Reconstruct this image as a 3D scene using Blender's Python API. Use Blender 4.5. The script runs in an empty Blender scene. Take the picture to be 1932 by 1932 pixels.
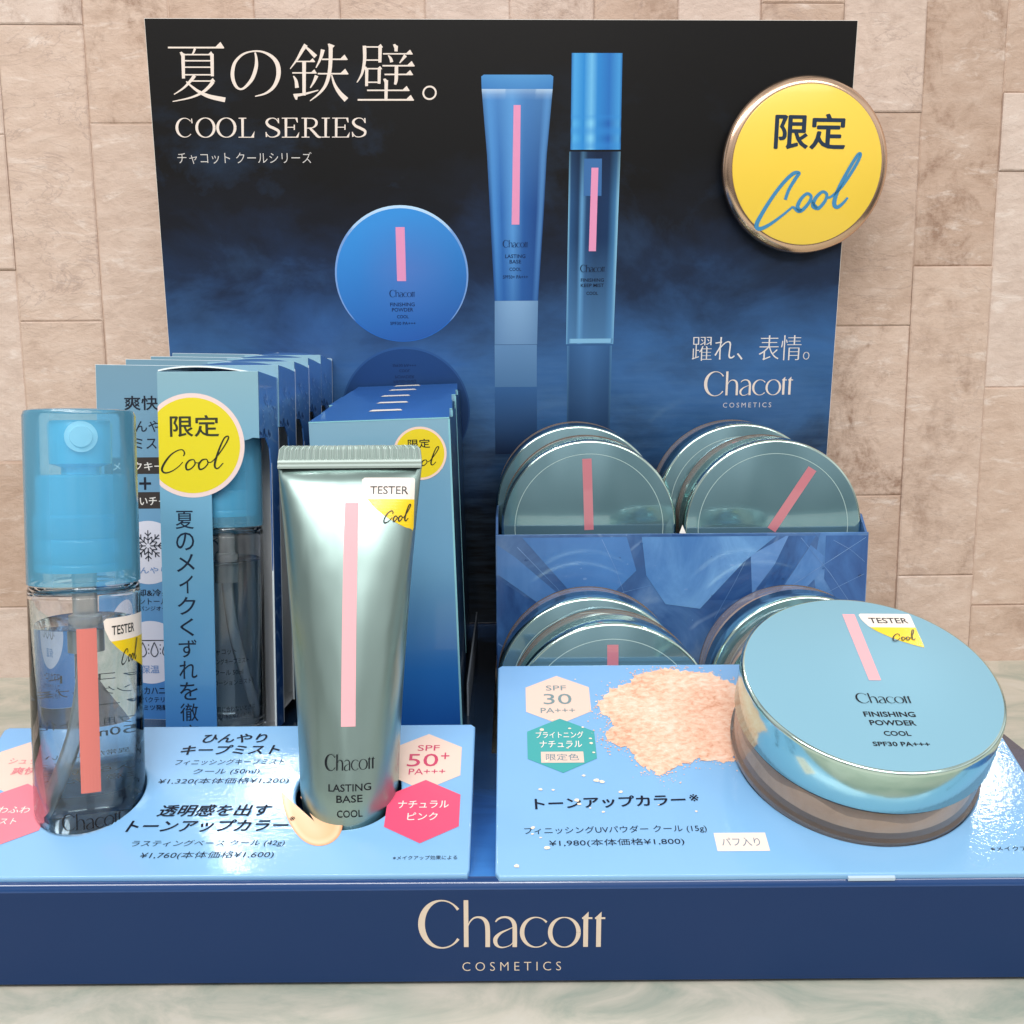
import bpy, math, random
import numpy as np
from mathutils import Vector, Matrix, geometry
R = math.radians
S = 0.01                      # every length below is in centimetres
random.seed(7)
rng = np.random.default_rng(7)

# ------------------------------------------------------------------ camera
sc = bpy.context.scene
col = sc.collection
cam = bpy.data.objects.new('camera', bpy.data.cameras.new('camera'))
col.objects.link(cam)
cam.location = (0, -24.5*S, 16.4*S)
cam.rotation_euler = (Matrix.Rotation(R(81.0), 3, 'X') @ Matrix.Rotation(R(-0.43), 3, 'Z')).to_euler()
cam.data.sensor_width = 36
cam.data.lens = 36*1934.6/1932
cam.data.clip_start = 0.01
cam.data.clip_end = 50
sc.camera = cam

# ------------------------------------------------------------------ light
w = bpy.data.worlds.new('World')
sc.world = w
w.use_nodes = True
wn = w.node_tree.nodes
bg = wn['Background']
tc = wn.new('ShaderNodeTexCoord'); sx = wn.new('ShaderNodeSeparateXYZ'); rp = wn.new('ShaderNodeValToRGB')
w.node_tree.links.new(tc.outputs['Generated'], sx.inputs[0])
mr = wn.new('ShaderNodeMapRange'); mr.inputs['From Min'].default_value = -1; mr.inputs['From Max'].default_value = 1
w.node_tree.links.new(sx.outputs['Z'], mr.inputs[0]); w.node_tree.links.new(mr.outputs[0], rp.inputs[0])
e = rp.color_ramp.elements
e[0].position = 0.44; e[0].color = (0.21, 0.205, 0.20, 1)
e[1].position = 0.64; e[1].color = (0.82, 0.80, 0.785, 1)
nz_ = wn.new('ShaderNodeTexNoise'); nz_.inputs['Scale'].default_value = 2.2; nz_.inputs['Detail'].default_value = 2
mpn = wn.new('ShaderNodeMapping'); mpn.inputs['Scale'].default_value = (1.6, 1.6, 0.6)
w.node_tree.links.new(tc.outputs['Generated'], mpn.inputs[0]); w.node_tree.links.new(mpn.outputs[0], nz_.inputs['Vector'])
mr2 = wn.new('ShaderNodeMapRange'); mr2.inputs[1].default_value = 0.36; mr2.inputs[2].default_value = 0.64; mr2.inputs[3].default_value = 0.35; mr2.inputs[4].default_value = 1.45
w.node_tree.links.new(nz_.outputs['Fac'], mr2.inputs[0])
vs_ = wn.new('ShaderNodeVectorMath'); vs_.operation = 'SCALE'
w.node_tree.links.new(rp.outputs[0], vs_.inputs[0]); w.node_tree.links.new(mr2.outputs[0], vs_.inputs['Scale'])
w.node_tree.links.new(vs_.outputs[0], bg.inputs['Color'])
bg.inputs['Strength'].default_value = 0.62


def area(name, loc, target, sx_, sy_, watts, colr=(1, 0.975, 0.95)):
    d = bpy.data.lights.new(name, 'AREA'); d.shape = 'RECTANGLE'; d.size = sx_*S; d.size_y = sy_*S
    d.energy = watts; d.color = colr
    o = bpy.data.objects.new(name, d); col.objects.link(o)
    o.location = Vector(loc)*S
    o.rotation_euler = (Vector(target)-Vector(loc)).to_track_quat('-Z', 'Y').to_euler()
    return o


area('ceiling_lamp', (-42, -92, 112), (-5, 15, 12), 110, 30, 11)
area('ceiling_lamp.001', (48, -105, 112), (0, 15, 10), 110, 30, 6)
area('ceiling_lamp.002', (-53, 56, 150), (-8, 1, 3), 12, 6, 1.3, (1, 0.97, 0.93))
area('ceiling_lamp.003', (-43, 71, 150), (-7, 3, 4), 11, 4, 0.7, (1, 0.97, 0.93))
area('ceiling_lamp.004', (84, 73, 150), (13, 3, 4), 9, 6, 0.9, (1, 0.97, 0.93))

sc.view_settings.view_transform = 'Standard'
sc.view_settings.look = 'None'
sc.view_settings.exposure = 0.36
sc.view_settings.gamma = 1.0
sc.view_settings.use_curve_mapping = False
sc.render.engine = 'CYCLES'
sc.cycles.use_denoising = True
sc.cycles.max_bounces = 18
sc.cycles.transmission_bounces = 16
sc.cycles.transparent_max_bounces = 16
sc.cycles.glossy_bounces = 8
sc.cycles.sample_clamp_indirect = 4.0
sc.cycles.blur_glossy = 0.5


# ------------------------------------------------------------------ helpers
def lin(r, g, b):
    f = lambda c: (c/255/12.92) if c/255 <= 0.04045 else ((c/255+0.055)/1.055)**2.4
    return (f(r), f(g), f(b), 1.0)


def mat(name, c=(0.5, 0.5, 0.5, 1), rough=0.5, metal=0.0, trans=0.0, ior=1.45, coat=0.0, coat_rough=0.03, attr=False, spec=0.5, bump=None, alpha=1.0, aniso=0.0):
    m = bpy.data.materials.new(name); m.use_nodes = True
    nt = m.node_tree; b = nt.nodes['Principled BSDF']
    b.inputs['Base Color'].default_value = c
    b.inputs['Roughness'].default_value = rough
    b.inputs['Metallic'].default_value = metal
    b.inputs['Transmission Weight'].default_value = trans
    b.inputs['IOR'].default_value = ior
    b.inputs['Coat Weight'].default_value = coat
    b.inputs['Coat Roughness'].default_value = coat_rough
    b.inputs['Specular IOR Level'].default_value = spec
    b.inputs['Alpha'].default_value = alpha
    b.inputs['Anisotropic'].default_value = aniso
    if attr:
        a = nt.nodes.new('ShaderNodeAttribute'); a.attribute_name = 'Col'
        nt.links.new(a.outputs['Color'], b.inputs['Base Color'])
    if bump:
        sc_, st, dist = bump
        t = nt.nodes.new('ShaderNodeTexCoord'); n = nt.nodes.new('ShaderNodeTexNoise'); n.inputs['Scale'].default_value = sc_
        n.inputs['Detail'].default_value = 4
        bp = nt.nodes.new('ShaderNodeBump'); bp.inputs['Strength'].default_value = st; bp.inputs['Distance'].default_value = dist
        nt.links.new(t.outputs['Object'], n.inputs['Vector']); nt.links.new(n.outputs['Fac'], bp.inputs['Height'])
        nt.links.new(bp.outputs['Normal'], b.inputs['Normal'])
        if coat: nt.links.new(bp.outputs['Normal'], b.inputs['Coat Normal'])
    return m


class N:
    """small helper round a node tree"""
    def __init__(s, m):
        s.nt = m.node_tree; s.b = s.nt.nodes['Principled BSDF']
        s.co = s.nt.nodes.new('ShaderNodeTexCoord').outputs['Object']
    def new(s, t, **k):
        n = s.nt.nodes.new(t)
        for a, v in k.items():
            if a.startswith('i_'): n.inputs[a[2:].replace('_', ' ')].default_value = v
            else: setattr(n, a, v)
        return n
    def lk(s, a, b): s.nt.links.new(a, b)
    def mapping(s, scale=(1, 1, 1), loc=(0, 0, 0), rot=(0, 0, 0), src=None):
        m = s.new('ShaderNodeMapping'); m.inputs['Scale'].default_value = scale; m.inputs['Location'].default_value = loc; m.inputs['Rotation'].default_value = rot
        s.lk(src or s.co, m.inputs['Vector']); return m.outputs[0]
    def noise(s, vec, scale, detail=4, rough=0.55, dist=0.0, out='Fac'):
        n = s.new('ShaderNodeTexNoise', i_Scale=scale, i_Detail=detail, i_Roughness=rough, i_Distortion=dist); s.lk(vec, n.inputs['Vector']); return n.outputs[out]
    def ramp(s, fac, stops, interp='LINEAR'):
        r = s.new('ShaderNodeValToRGB'); el = r.color_ramp.elements; r.color_ramp.interpolation = interp
        while len(el) < len(stops): el.new(0.5)
        for x, (p, c) in zip(el, stops): x.position = p; x.color = c
        s.lk(fac, r.inputs[0]); return r.outputs[0]
    def mix(s, fac, a, b, mode='MIX'):
        m = s.new('ShaderNodeMix', data_type='RGBA', blend_type=mode)
        for v, i in ((fac, m.inputs[0]), (a, m.inputs[6]), (b, m.inputs[7])):
            if hasattr(v, 'links'): s.lk(v, i)
            else: i.default_value = v
        return m.outputs[2]
    def math(s, op, a, b=0.0, clamp=False):
        m = s.new('ShaderNodeMath', operation=op); m.use_clamp = clamp
        for v, i in ((a, m.inputs[0]), (b, m.inputs[1])):
            if hasattr(v, 'links'): s.lk(v, i)
            else: i.default_value = v
        return m.outputs[0]
    def sep(s, vec=None):
        x = s.new('ShaderNodeSeparateXYZ'); s.lk(vec or s.co, x.inputs[0]); return x.outputs
    def range(s, v, a, b, c=0.0, d=1.0, smooth=False):
        m = s.new('ShaderNodeMapRange'); m.clamp = True
        if smooth: m.interpolation_type = 'SMOOTHSTEP'
        for i, x in enumerate((a, b, c, d)): m.inputs[i+1].default_value = x
        s.lk(v, m.inputs[0]); return m.outputs[0]
    def color(s, c): s.lk(c, s.b.inputs['Base Color'])
    def bump(s, h, st=0.5, dist=0.001):
        b = s.new('ShaderNodeBump', i_Strength=st, i_Distance=dist); s.lk(h, b.inputs['Height']); s.lk(b.outputs[0], s.b.inputs['Normal']); return b.outputs[0]


class MB:
    def __init__(s): s.v = []; s.f = []; s.m = []; s.c = []
    def add(s, v, f, mi=0, c=(1, 1, 1, 1), cols=None):
        o = len(s.v); s.v += [tuple(p) for p in v]; s.f += [tuple(i+o for i in q) for q in f]; s.m += [mi]*len(f)
        s.c += list(cols) if cols is not None else [c]*len(v); return s
    def build(s, name, mats, parent=None, smooth=None, loc=None, rot=None):
        me = bpy.data.meshes.new(name)
        a = np.array(s.v, float)*S
        me.from_pydata(a.tolist(), [], s.f)
        if not isinstance(mats, (list, tuple)): mats = [mats]
        for m in mats: me.materials.append(m)
        me.polygons.foreach_set('material_index', s.m)
        ca = me.color_attributes.new('Col', 'FLOAT_COLOR', 'POINT')
        ca.data.foreach_set('color', np.array(s.c, np.float32).ravel())
        if smooth is not None:
            me.polygons.foreach_set('use_smooth', [True]*len(me.polygons)); me.set_sharp_from_angle(angle=R(smooth))
        me.update()
        o = bpy.data.objects.new(name, me); col.objects.link(o)
        if parent: o.parent = parent
        if loc: o.location = Vector(loc)*S
        if rot: o.rotation_euler = rot
        return o


def thing(name, label, cat, loc=(0, 0, 0), rot=(0, 0, 0), group=None):
    o = bpy.data.objects.new(name, None); col.objects.link(o); o.empty_display_size = 0.01
    o.location = Vector(loc)*S; o.rotation_euler = rot
    o['label'] = label; o['category'] = cat
    if group: o['group'] = group
    return o


def box(mb, x0, x1, y0, y1, z0, z1, mi=0, c=(1, 1, 1, 1)):
    v = [(x, y, z) for z in (z0, z1) for y in (y0, y1) for x in (x0, x1)]
    return mb.add(v, [(0, 2, 3, 1), (4, 5, 7, 6), (0, 1, 5, 4), (2, 6, 7, 3), (0, 4, 6, 2), (1, 3, 7, 5)], mi, c)


def lathe(mb, prof, n=64, mi=0, c=(1, 1, 1, 1), cen=(0, 0), mis=None):
    """prof: (r, z) from bottom axis up to top axis; surface of revolution about z"""
    v = []; f = []; ring = []; m = []
    for r, z in prof:
        if r < 1e-6: ring.append([len(v)]); v.append((cen[0], cen[1], z))
        else:
            ring.append(list(range(len(v), len(v)+n)))
            v += [(cen[0]+r*math.cos(2*math.pi*i/n), cen[1]+r*math.sin(2*math.pi*i/n), z) for i in range(n)]
    o = len(mb.v)
    for k in range(len(ring)-1):
        a, b = ring[k], ring[k+1]
        for i in range(n):
            j = (i+1) % n
            if len(a) == 1 and len(b) == 1: continue
            if len(a) == 1: q = (a[0], b[j], b[i])
            elif len(b) == 1: q = (a[i], a[j], b[0])
            else: q = (a[i], a[j], b[j], b[i])
            f.append(q); m.append(mis[k] if mis else mi)
    mb.add(v, f, mi, c)
    mb.m[-len(f):] = m
    return mb


def tube(mb, pts, r, n=12, mi=0):
    P = [Vector(p) for p in pts]; v = []; f = []
    for i, p in enumerate(P):
        t = (P[min(i+1, len(P)-1)]-P[max(i-1, 0)]).normalized()
        a = t.cross(Vector((0, 1, 0.01))).normalized(); b = t.cross(a)
        v += [p+r*(math.cos(2*math.pi*k/n)*a+math.sin(2*math.pi*k/n)*b) for k in range(n)]
    for i in range(len(P)-1):
        f += [(i*n+k, i*n+(k+1) % n, (i+1)*n+(k+1) % n, (i+1)*n+k) for k in range(n)]
    f += [tuple(range(n-1, -1, -1)), tuple((len(P)-1)*n+k for k in range(n))]
    return mb.add(v, f, mi)


def curve_plate(outer, holes, thick, bevel=0.0, res=2):
    """flat board with holes: verts and faces, from z = -thick to 0"""
    cu = bpy.data.curves.new('p', 'CURVE'); cu.dimensions = '2D'; cu.fill_mode = 'BOTH'
    cu.extrude = max(thick/2-bevel, 1e-4); cu.bevel_depth = bevel; cu.bevel_resolution = res; cu.offset = -bevel
    for loop in [outer]+holes:
        sp = cu.splines.new('POLY'); sp.points.add(len(loop)-1); sp.use_cyclic_u = True
        for p, q in zip(sp.points, loop): p.co = (q[0], q[1], 0, 1)
    o = bpy.data.objects.new('p', cu); col.objects.link(o)
    dg = bpy.context.evaluated_depsgraph_get(); me = o.evaluated_get(dg).to_mesh()
    v = [(p.co.x, p.co.y, p.co.z-thick/2) for p in me.vertices]; f = [tuple(p.vertices) for p in me.polygons]
    o.evaluated_get(dg).to_mesh_clear(); bpy.data.objects.remove(o); bpy.data.curves.remove(cu)
    return v, f


def flat(mb, poly, z, c, fz=None):
    """filled 2D polygon lying at height z"""
    t = geometry.tessellate_polygon([[Vector((x, y, 0)) for x, y in poly]])
    f = []
    for a, b, d in t:
        A, B, D = (Vector(poly[i]) for i in (a, b, d))
        f.append((a, b, d) if (B-A).cross(D-A) > 0 else (a, d, b))
    return mb.add([fz(x, y, z) if fz else (x, y, z) for x, y in poly], f, 0, c)


def circle(cx, cy, r, n=64, ry=None, a0=0.0): return [(cx+r*math.cos(a0+2*math.pi*i/n), cy+(ry or r)*math.sin(a0+2*math.pi*i/n)) for i in range(n)]
def rect(cx, cy, w_, h_): return [(cx-w_/2, cy-h_/2), (cx+w_/2, cy-h_/2), (cx+w_/2, cy+h_/2), (cx-w_/2, cy+h_/2)]
def hexa(cx, cy, r): return [(cx+r*1.0*math.cos(R(90+60*i)), cy+r*math.sin(R(90+60*i))) for i in range(6)]


TXT = {}
def text(mb, body, cx, cy, w_, h_, z, c, bold=0.0, shear=0.0, fz=None, rot=0.0, sp=1.0):
    if bold > 0.006 and any(ord(ch) > 0x2fff for ch in body):      # heavier Japanese lettering: struck three times, slightly apart
        e_ = bold*1.1*h_
        for i, (dx, dy) in enumerate(((-e_, 0), (e_, 0), (0, e_*0.7), (0, -e_*0.7))): text(mb, body, cx+dx, cy+dy, w_, h_, z+0.0012*i, c, 0.003, shear, fz, rot, sp)
        return mb
    key = (body, bold, sp)
    if key not in TXT:
        cu = bpy.data.curves.new('t', 'FONT'); cu.body = body; cu.offset = bold; cu.resolution_u = 3; cu.space_character = sp
        o = bpy.data.objects.new('t', cu); col.objects.link(o)
        dg = bpy.context.evaluated_depsgraph_get(); me = o.evaluated_get(dg).to_mesh()
        v = np.array([p.co[:2] for p in me.vertices]); f = [tuple(p.vertices) for p in me.polygons]
        o.evaluated_get(dg).to_mesh_clear(); bpy.data.objects.remove(o); bpy.data.curves.remove(cu)
        lo = v.min(0); hi = v.max(0)
        TXT[key] = ((v-(lo+hi)/2)/np.maximum(hi-lo, 1e-6), f)
    v, f = TXT[key]
    x = v[:, 0]*w_+shear*v[:, 1]*h_; y = v[:, 1]*h_
    cr, sr = math.cos(rot), math.sin(rot)
    x, y = cx+x*cr-y*sr, cy+x*sr+y*cr
    return mb.add([fz(a, b, z) if fz else (a, b, z) for a, b in zip(x, y)], f, 0, c)


def catmull(pts, n=8):
    P = [np.array(p, float) for p in pts]; out = []
    for i in range(len(P)-1):
        p0 = P[max(i-1, 0)]; p1 = P[i]; p2 = P[i+1]; p3 = P[min(i+2, len(P)-1)]
        for k in range(n):
            t = k/n
            out.append(0.5*((2*p1)+(-p0+p2)*t+(2*p0-5*p1+4*p2-p3)*t*t+(-p0+3*p1-3*p2+p3)*t**3))
    out.append(P[-1]); return out


LAYER = [0]
def ribbon(mb, pts, xf, z, c, smooth=True, fz=None):
    """pts: (x, y, width) along a pen stroke; xf maps glyph space to the surface"""
    p = catmull(pts) if smooth and len(pts) > 2 else [np.array(q, float) for q in pts]
    LAYER[0] = (LAYER[0]+1) % 40; zz = z+LAYER[0]*0.0004
    v = []
    for i, q in enumerate(p):
        d = p[min(i+1, len(p)-1)][:2]-p[max(i-1, 0)][:2]; L = np.hypot(*d) or 1.0
        nx, ny = -d[1]/L*q[2]/2, d[0]/L*q[2]/2
        for s in (1, -1):
            u = xf(q[0]+s*nx, q[1]+s*ny); v.append(fz(u[0], u[1], zz) if fz else (u[0], u[1], zz))
    f = [(2*i, 2*i+1, 2*i+3, 2*i+2) for i in range(len(p)-1)]
    # keep faces pointing outwards whatever way xf flips
    return mb.add(v, f, 0, c)


def polyg(mb, poly, xf, z, c, fz=None):
    LAYER[0] = (LAYER[0]+1) % 40
    return flat(mb, [xf(*q) for q in poly], z+LAYER[0]*0.0004, c, fz)


def arc(cx, cy, rx, ry, a0, a1, wf, n=40):
    return [(cx+rx*math.cos(R(a0+(a1-a0)*i/n)), cy+ry*math.sin(R(a0+(a1-a0)*i/n)), wf(i/n)) for i in range(n+1)]


# --- wordmark (glyph space: y down, baseline 593)
def wordmark(mb, xf, z, c, fz=None, fat=1.0):
    W = lambda x: x*fat
    rb = lambda p, s=True: ribbon(mb, [(a, b, W(d)) for a, b, d in p], xf, z, c, s, fz)
    th = lambda lo, hi: (lambda a: lo+(hi-lo)*abs(math.cos(a))**1.6)
    C = []
    for i in range(49):
        a = R(322-(322-38)*i/48); k = i/48
        wd = 10+38*max(0, -math.cos(a))**1.4+10*max(0, abs(2*k-1)-0.85)/0.15
        C.append((256+146*math.cos(a), 431+168*math.sin(a), wd))
    rb(C, False)
    rb([(427, 260, 33), (427, 593, 33)], False)
    rb([(440, 445, 6), (455, 412, 9), (480, 388, 11), (512, 380, 13), (548, 390, 22), (572, 420, 31), (580, 470, 33), (580, 593, 33)])
    rb([(636, 413, 9), (655, 393, 13), (685, 381, 13), (718, 381, 15), (748, 395, 22), (768, 425, 30), (773, 470, 32), (773, 593, 32)])
    rb([(760, 452, 5), (720, 470, 9), (672, 493, 17), (637, 530, 29), (638, 568, 26), (663, 592, 13), (700, 594, 8), (740, 580, 6), (760, 560, 5)])
    Cc = []
    for i in range(41):
        a = R(318-(318-43)*i/40); k = i/40
        Cc.append((925+100*math.cos(a), 487+106*math.sin(a), 8+24*max(0, -math.cos(a))**1.4+8*max(0, abs(2*k-1)-0.85)/0.15))
    rb(Cc, False)
    rb([(1126+101*math.cos(R(9*i)), 487+106*math.sin(R(9*i)), 7+25*abs(math.cos(R(9*i)))**1.5) for i in range(41)], False)
    for dx in (0, 92):
        rb([(1278+dx, 372, 34), (1278+dx, 591, 34)], False)
        polyg(mb, [(1249+dx, 388), (1297+dx, 340), (1297+dx, 388)], xf, z, c, fz)
        rb([(1251+dx, 386, 13), (1324+dx, 386, 13)], False)


def script_cool(mb, xf, z, c, wd=18, fz=None):
    """handwritten word, glyph space y down: x 553..1090, y 768..1160"""
    q = lambda *p: ribbon(mb, [(a, b, wd*k) for a, b, k in p], xf, z, c, True, fz)
    q((703, 1003, .9), (720, 950, .9), (752, 893, 1), (768, 868, .8), (738, 870, 1), (690, 915, 1), (635, 990, 1), (585, 1075, 1.1), (560, 1130, 1.2), (575, 1153, 1.1), (625, 1132, .9), (690, 1085, .7), (745, 1038, .6))
    q((745, 1038, .6), (775, 1060, 1), (800, 1052, 1), (830, 1015, .9), (838, 985, .8), (815, 972, .8), (785, 1000, 1), (770, 1040, 1.1), (790, 1062, 1))
    q((833, 1000, .6), (860, 1030, .8), (880, 1046, 1), (912, 1010, .9), (920, 975, .8), (896, 962, .8), (865, 990, 1), (850, 1030, 1.1), (872, 1048, 1))
    q((915, 990, .6), (945, 985, .7), (1000, 930, .8), (1060, 830, .9), (1083, 775, .8), (1066, 778, .9), (1015, 870, 1), (975, 960, 1.1), (962, 1020, 1.2), (980, 1040, 1), (1010, 1018, .8), (1032, 990, .6))


def script_fine(mb, xf, z, c, wd=9, fz=None):
    """slanted copperplate word, glyph space y down: x 922..1305, y 588..803"""
    q = lambda *p: ribbon(mb, [(a, b, wd*k) for a, b, k in p], xf, z, c, True, fz)
    q((1046, 704, .6), (1053, 685, .9), (1040, 667, .7), (1010, 673, .7), (972, 700, 1), (938, 745, 1.3), (924, 782, 1.3), (942, 800, 1), (980, 790, .7), (1018, 764, .6), (1042, 738, .5))
    q((1098, 724, .7), (1078, 730, 1), (1060, 755, 1.2), (1064, 782, 1.1), (1088, 776, .8), (1110, 750, .8), (1106, 728, .7), (1096, 724, .7))
    q((1106, 738, .6), (1125, 744, .6), (1146, 736, .6))
    q((1170, 722, .7), (1150, 728, 1), (1132, 753, 1.2), (1136, 780, 1.1), (1160, 774, .8), (1182, 748, .8), (1178, 726, .7), (1168, 722, .7))
    q((1178, 736, .6), (1200, 740, .6), (1235, 706, .7), (1275, 650, .8), (1300, 604, .9), (1296, 590, .8), (1276, 604, .9), (1248, 664, 1.1), (1224, 736, 1.3), (1222, 768, 1.2), (1238, 776, .8), (1268, 746, .6))
COF = (922, 1305, 588, 803)


def in_box(x0, x1, y0, y1, cx, cy, w_, h_):
    """glyph box (y down) to a box centred at cx, cy on the surface"""
    return lambda x, y: (cx+((x-x0)/(x1-x0)-0.5)*w_, cy-((y-y0)/(y1-y0)-0.5)*h_)
WMB = (85, 1418, 258, 605)
COB = (553, 1090, 768, 1160)


def sticker_profile(y):
    """tester sticker: left edge at depth y (0 top .. 1 bottom), width 1"""
    P = [(0, 0.05), (0.04, 0.005), (0.18, 0.02), (0.38, 0.10), (0.55, 0.24), (0.70, 0.42), (0.82, 0.60), (0.92, 0.79), (0.98, 0.92), (1.0, 0.97)]
    return float(np.interp(y, [p[0] for p in P], [p[1] for p in P]))


def tester_sticker(name, parent, m, fmap, x0, y1, w_, h_, z, shear=0.0, txt=(0.16, 0.90, -0.20, 0.17), cool=(0.42, 0.92, -0.63, 0.36), black=(0.006, 0.006, 0.008, 1)):
    mb = MB()
    white = lin(250, 236, 226); yel = lin(250, 212, 20)
    P = lambda a, b: (x0+a*w_+shear*b*h_, y1+b*h_)
    def strip(ya, yb, c, zz):
        n = 10; nx = 12; v = []
        for i in range(n+1):
            y = ya+(yb-ya)*i/n; l = sticker_profile(y); r = 1.0-0.03*y-(0.02 if y < 0.02 or y > 0.98 else 0)
            for k in range(nx+1):
                a, b = P(l+(r-l)*k/nx, -y); v.append(fmap(a, b, zz))
        f = [(i*(nx+1)+k, (i+1)*(nx+1)+k, (i+1)*(nx+1)+k+1, i*(nx+1)+k+1) for i in range(n) for k in range(nx)]
        mb.add(v, f, 0, c)
    strip(0, 0.41, white, z); strip(0.41, 1.0, yel, z)
    a, b, cy, hh = txt
    X = P((a+b)/2, cy); text(mb, 'TESTER', X[0], X[1], (b-a)*w_, hh*h_, z+0.006, black, bold=0.012, fz=fmap)
    a, b, cy, hh = cool; X = P((a+b)/2, cy)
    script_fine(mb, in_box(*COF, X[0], X[1], (b-a)*w_, hh*h_), z+0.006, black, 15, fmap)
    return mb.build(name, m, parent)


# ------------------------------------------------------------------ materials
PRINT = mat('print_gloss', rough=0.32, attr=True, coat=0.35, coat_rough=0.12)
INK = mat('ink', rough=0.45, attr=True, spec=0.3)
WHITE = mat('white_card', lin(236, 232, 226), 0.6)
DARKIN = mat('dark_board', (0.012, 0.013, 0.016, 1), 0.7)
NAVY = mat('navy_matt_board', lin(24, 51, 90), 0.5, spec=0.35)
def scuff(m, c, dust):
    n = N(m); a = n.noise(n.mapping((1, 1, 2.2)), 26, 5, 0.6); f = n.noise(n.co, 700, 3, 0.75); d = n.noise(n.co, 9, 2)
    base = n.mix(n.range(a, 0.35, 0.7, 0, 0.22), c, dust)
    k = n.math('MULTIPLY', n.range(f, 0.71, 0.78), n.range(d, 0.45, 0.6))
    n.color(n.mix(n.math('MULTIPLY', k, 0.35), base, lin(150, 164, 186)))
    n.lk(n.range(a, 0.3, 0.7, 0.40, 0.58), n.b.inputs['Roughness'])
    n.bump(n.noise(n.co, 4, 2), 0.25, 0.004)
scuff(NAVY, lin(19, 48, 92), lin(28, 56, 96))
GOLD = mat('gold_foil', lin(226, 192, 164), 0.2, metal=1.0)
YELLOW = mat('yellow_gloss', lin(250, 214, 78), 0.3, coat=0.3, coat_rough=0.1)


def card_mat(name):
    m = mat(name, rough=0.36, coat=0.8, coat_rough=0.035)
    n = N(m); o = n.sep()
    g = n.ramp(n.range(o[1], -0.005, 0.085), [(0, lin(136, 190, 236)), (0.5, lin(128, 184, 236)), (1.0, lin(122, 176, 232))])
    big = n.noise(n.co, 14, 2)
    n.color(n.mix(n.range(big, 0.4, 0.7, 0, 0.35), g, lin(150, 205, 248)))
    v = n.noise(n.mapping((1, 1.5, 1)), 520, 3, 0.6)
    b = n.new('ShaderNodeBump', i_Strength=0.20, i_Distance=0.0002); n.lk(v, b.inputs['Height'])
    n.lk(b.outputs[0], n.b.inputs['Coat Normal'])
    return m
CARD = card_mat('pale_blue_gloss_card')


def poster_mat():
    m = mat('poster_print', rough=0.45, spec=0.25, coat=0.22, coat_rough=0.14)
    n = N(m); o = n.sep()
    cloud = n.noise(n.mapping((1, 1.7, 1)), 16, 6, 0.6, 0.4)
    y = n.math('ADD', n.math('MULTIPLY', o[1], 100.0), n.math('MULTIPLY', n.math('SUBTRACT', cloud, 0.5), 9.0))
    g = n.ramp(n.range(y, 0, 28), [(0.0, lin(2, 2, 3)), (0.20, lin(4, 7, 12)), (0.28, lin(20, 46, 78)), (0.36, lin(42, 84, 132)), (0.44, lin(54, 100, 156)), (0.52, lin(44, 78, 122)), (0.60, lin(26, 44, 72)), (0.69, lin(15, 20, 31)), (0.78, lin(9, 9, 11)), (1.0, lin(8, 6, 6))])
    # fine horizontal ripples of the printed water below the horizon
    rip = n.noise(n.mapping((35, 300, 1)), 1.0, 5, 0.65)
    rmask = n.range(o[1], 0.145, 0.125)
    rm = n.math('MULTIPLY', n.range(rip, 0.35, 0.75), rmask)
    c1 = n.mix(n.math('MULTIPLY', rm, 0.28), g, n.mix(0.5, g, lin(110, 150, 190)))
    # misty wisps, stronger at the left
    ws = n.noise(n.mapping((1, 1.2, 1), loc=(3, 1, 0)), 20, 7, 0.62, 0.35)
    wm = n.math('MULTIPLY', n.range(ws, 0.52, 0.78), n.math('MULTIPLY', n.range(o[1], 0.26, 0.20), n.range(o[1], 0.02, 0.10)))
    wm = n.math('MULTIPLY', wm, n.range(o[0], 0.14, -0.10, 0.35, 1.0))
    n.color(n.mix(n.math('MULTIPLY', wm, 0.34), c1, lin(70, 112, 160)))
    n.bump(n.noise(n.co, 900, 2), 0.12, 0.0002)
    return m
POSTER = poster_mat()


def deck_mat():
    m = mat('deck_print_reflections', rough=0.25, coat=0.8, coat_rough=0.04)
    n = N(m); o = n.sep()
    wv = n.noise(n.mapping((16, 60, 1)), 1.0, 6, 0.6, 0.8)
    y = n.math('ADD', n.math('MULTIPLY', o[1], 100.0), n.math('MULTIPLY', n.math('SUBTRACT', wv, 0.5), 6.0))
    g = n.ramp(n.range(y, 0, 25), [(0.0, lin(66, 136, 214)), (0.12, lin(48, 112, 186)), (0.24, lin(26, 66, 112)), (0.40, lin(16, 44, 72)), (0.58, lin(14, 36, 60)), (0.72, lin(6, 12, 22)), (0.86, lin(6, 12, 24)), (0.95, lin(50, 84, 132))])  # printed waves, with the dark rear and bright front reflections painted in
    n.color(g)
    n.lk(n.new('ShaderNodeBump', i_Strength=0.3, i_Distance=0.0006).outputs[0], n.b.inputs['Coat Normal']) if False else None
    b = n.new('ShaderNodeBump', i_Strength=0.35, i_Distance=0.0008); n.lk(wv, b.inputs['Height']); n.lk(b.outputs[0], n.b.inputs['Coat Normal'])
    return m
DECK = deck_mat()


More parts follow.
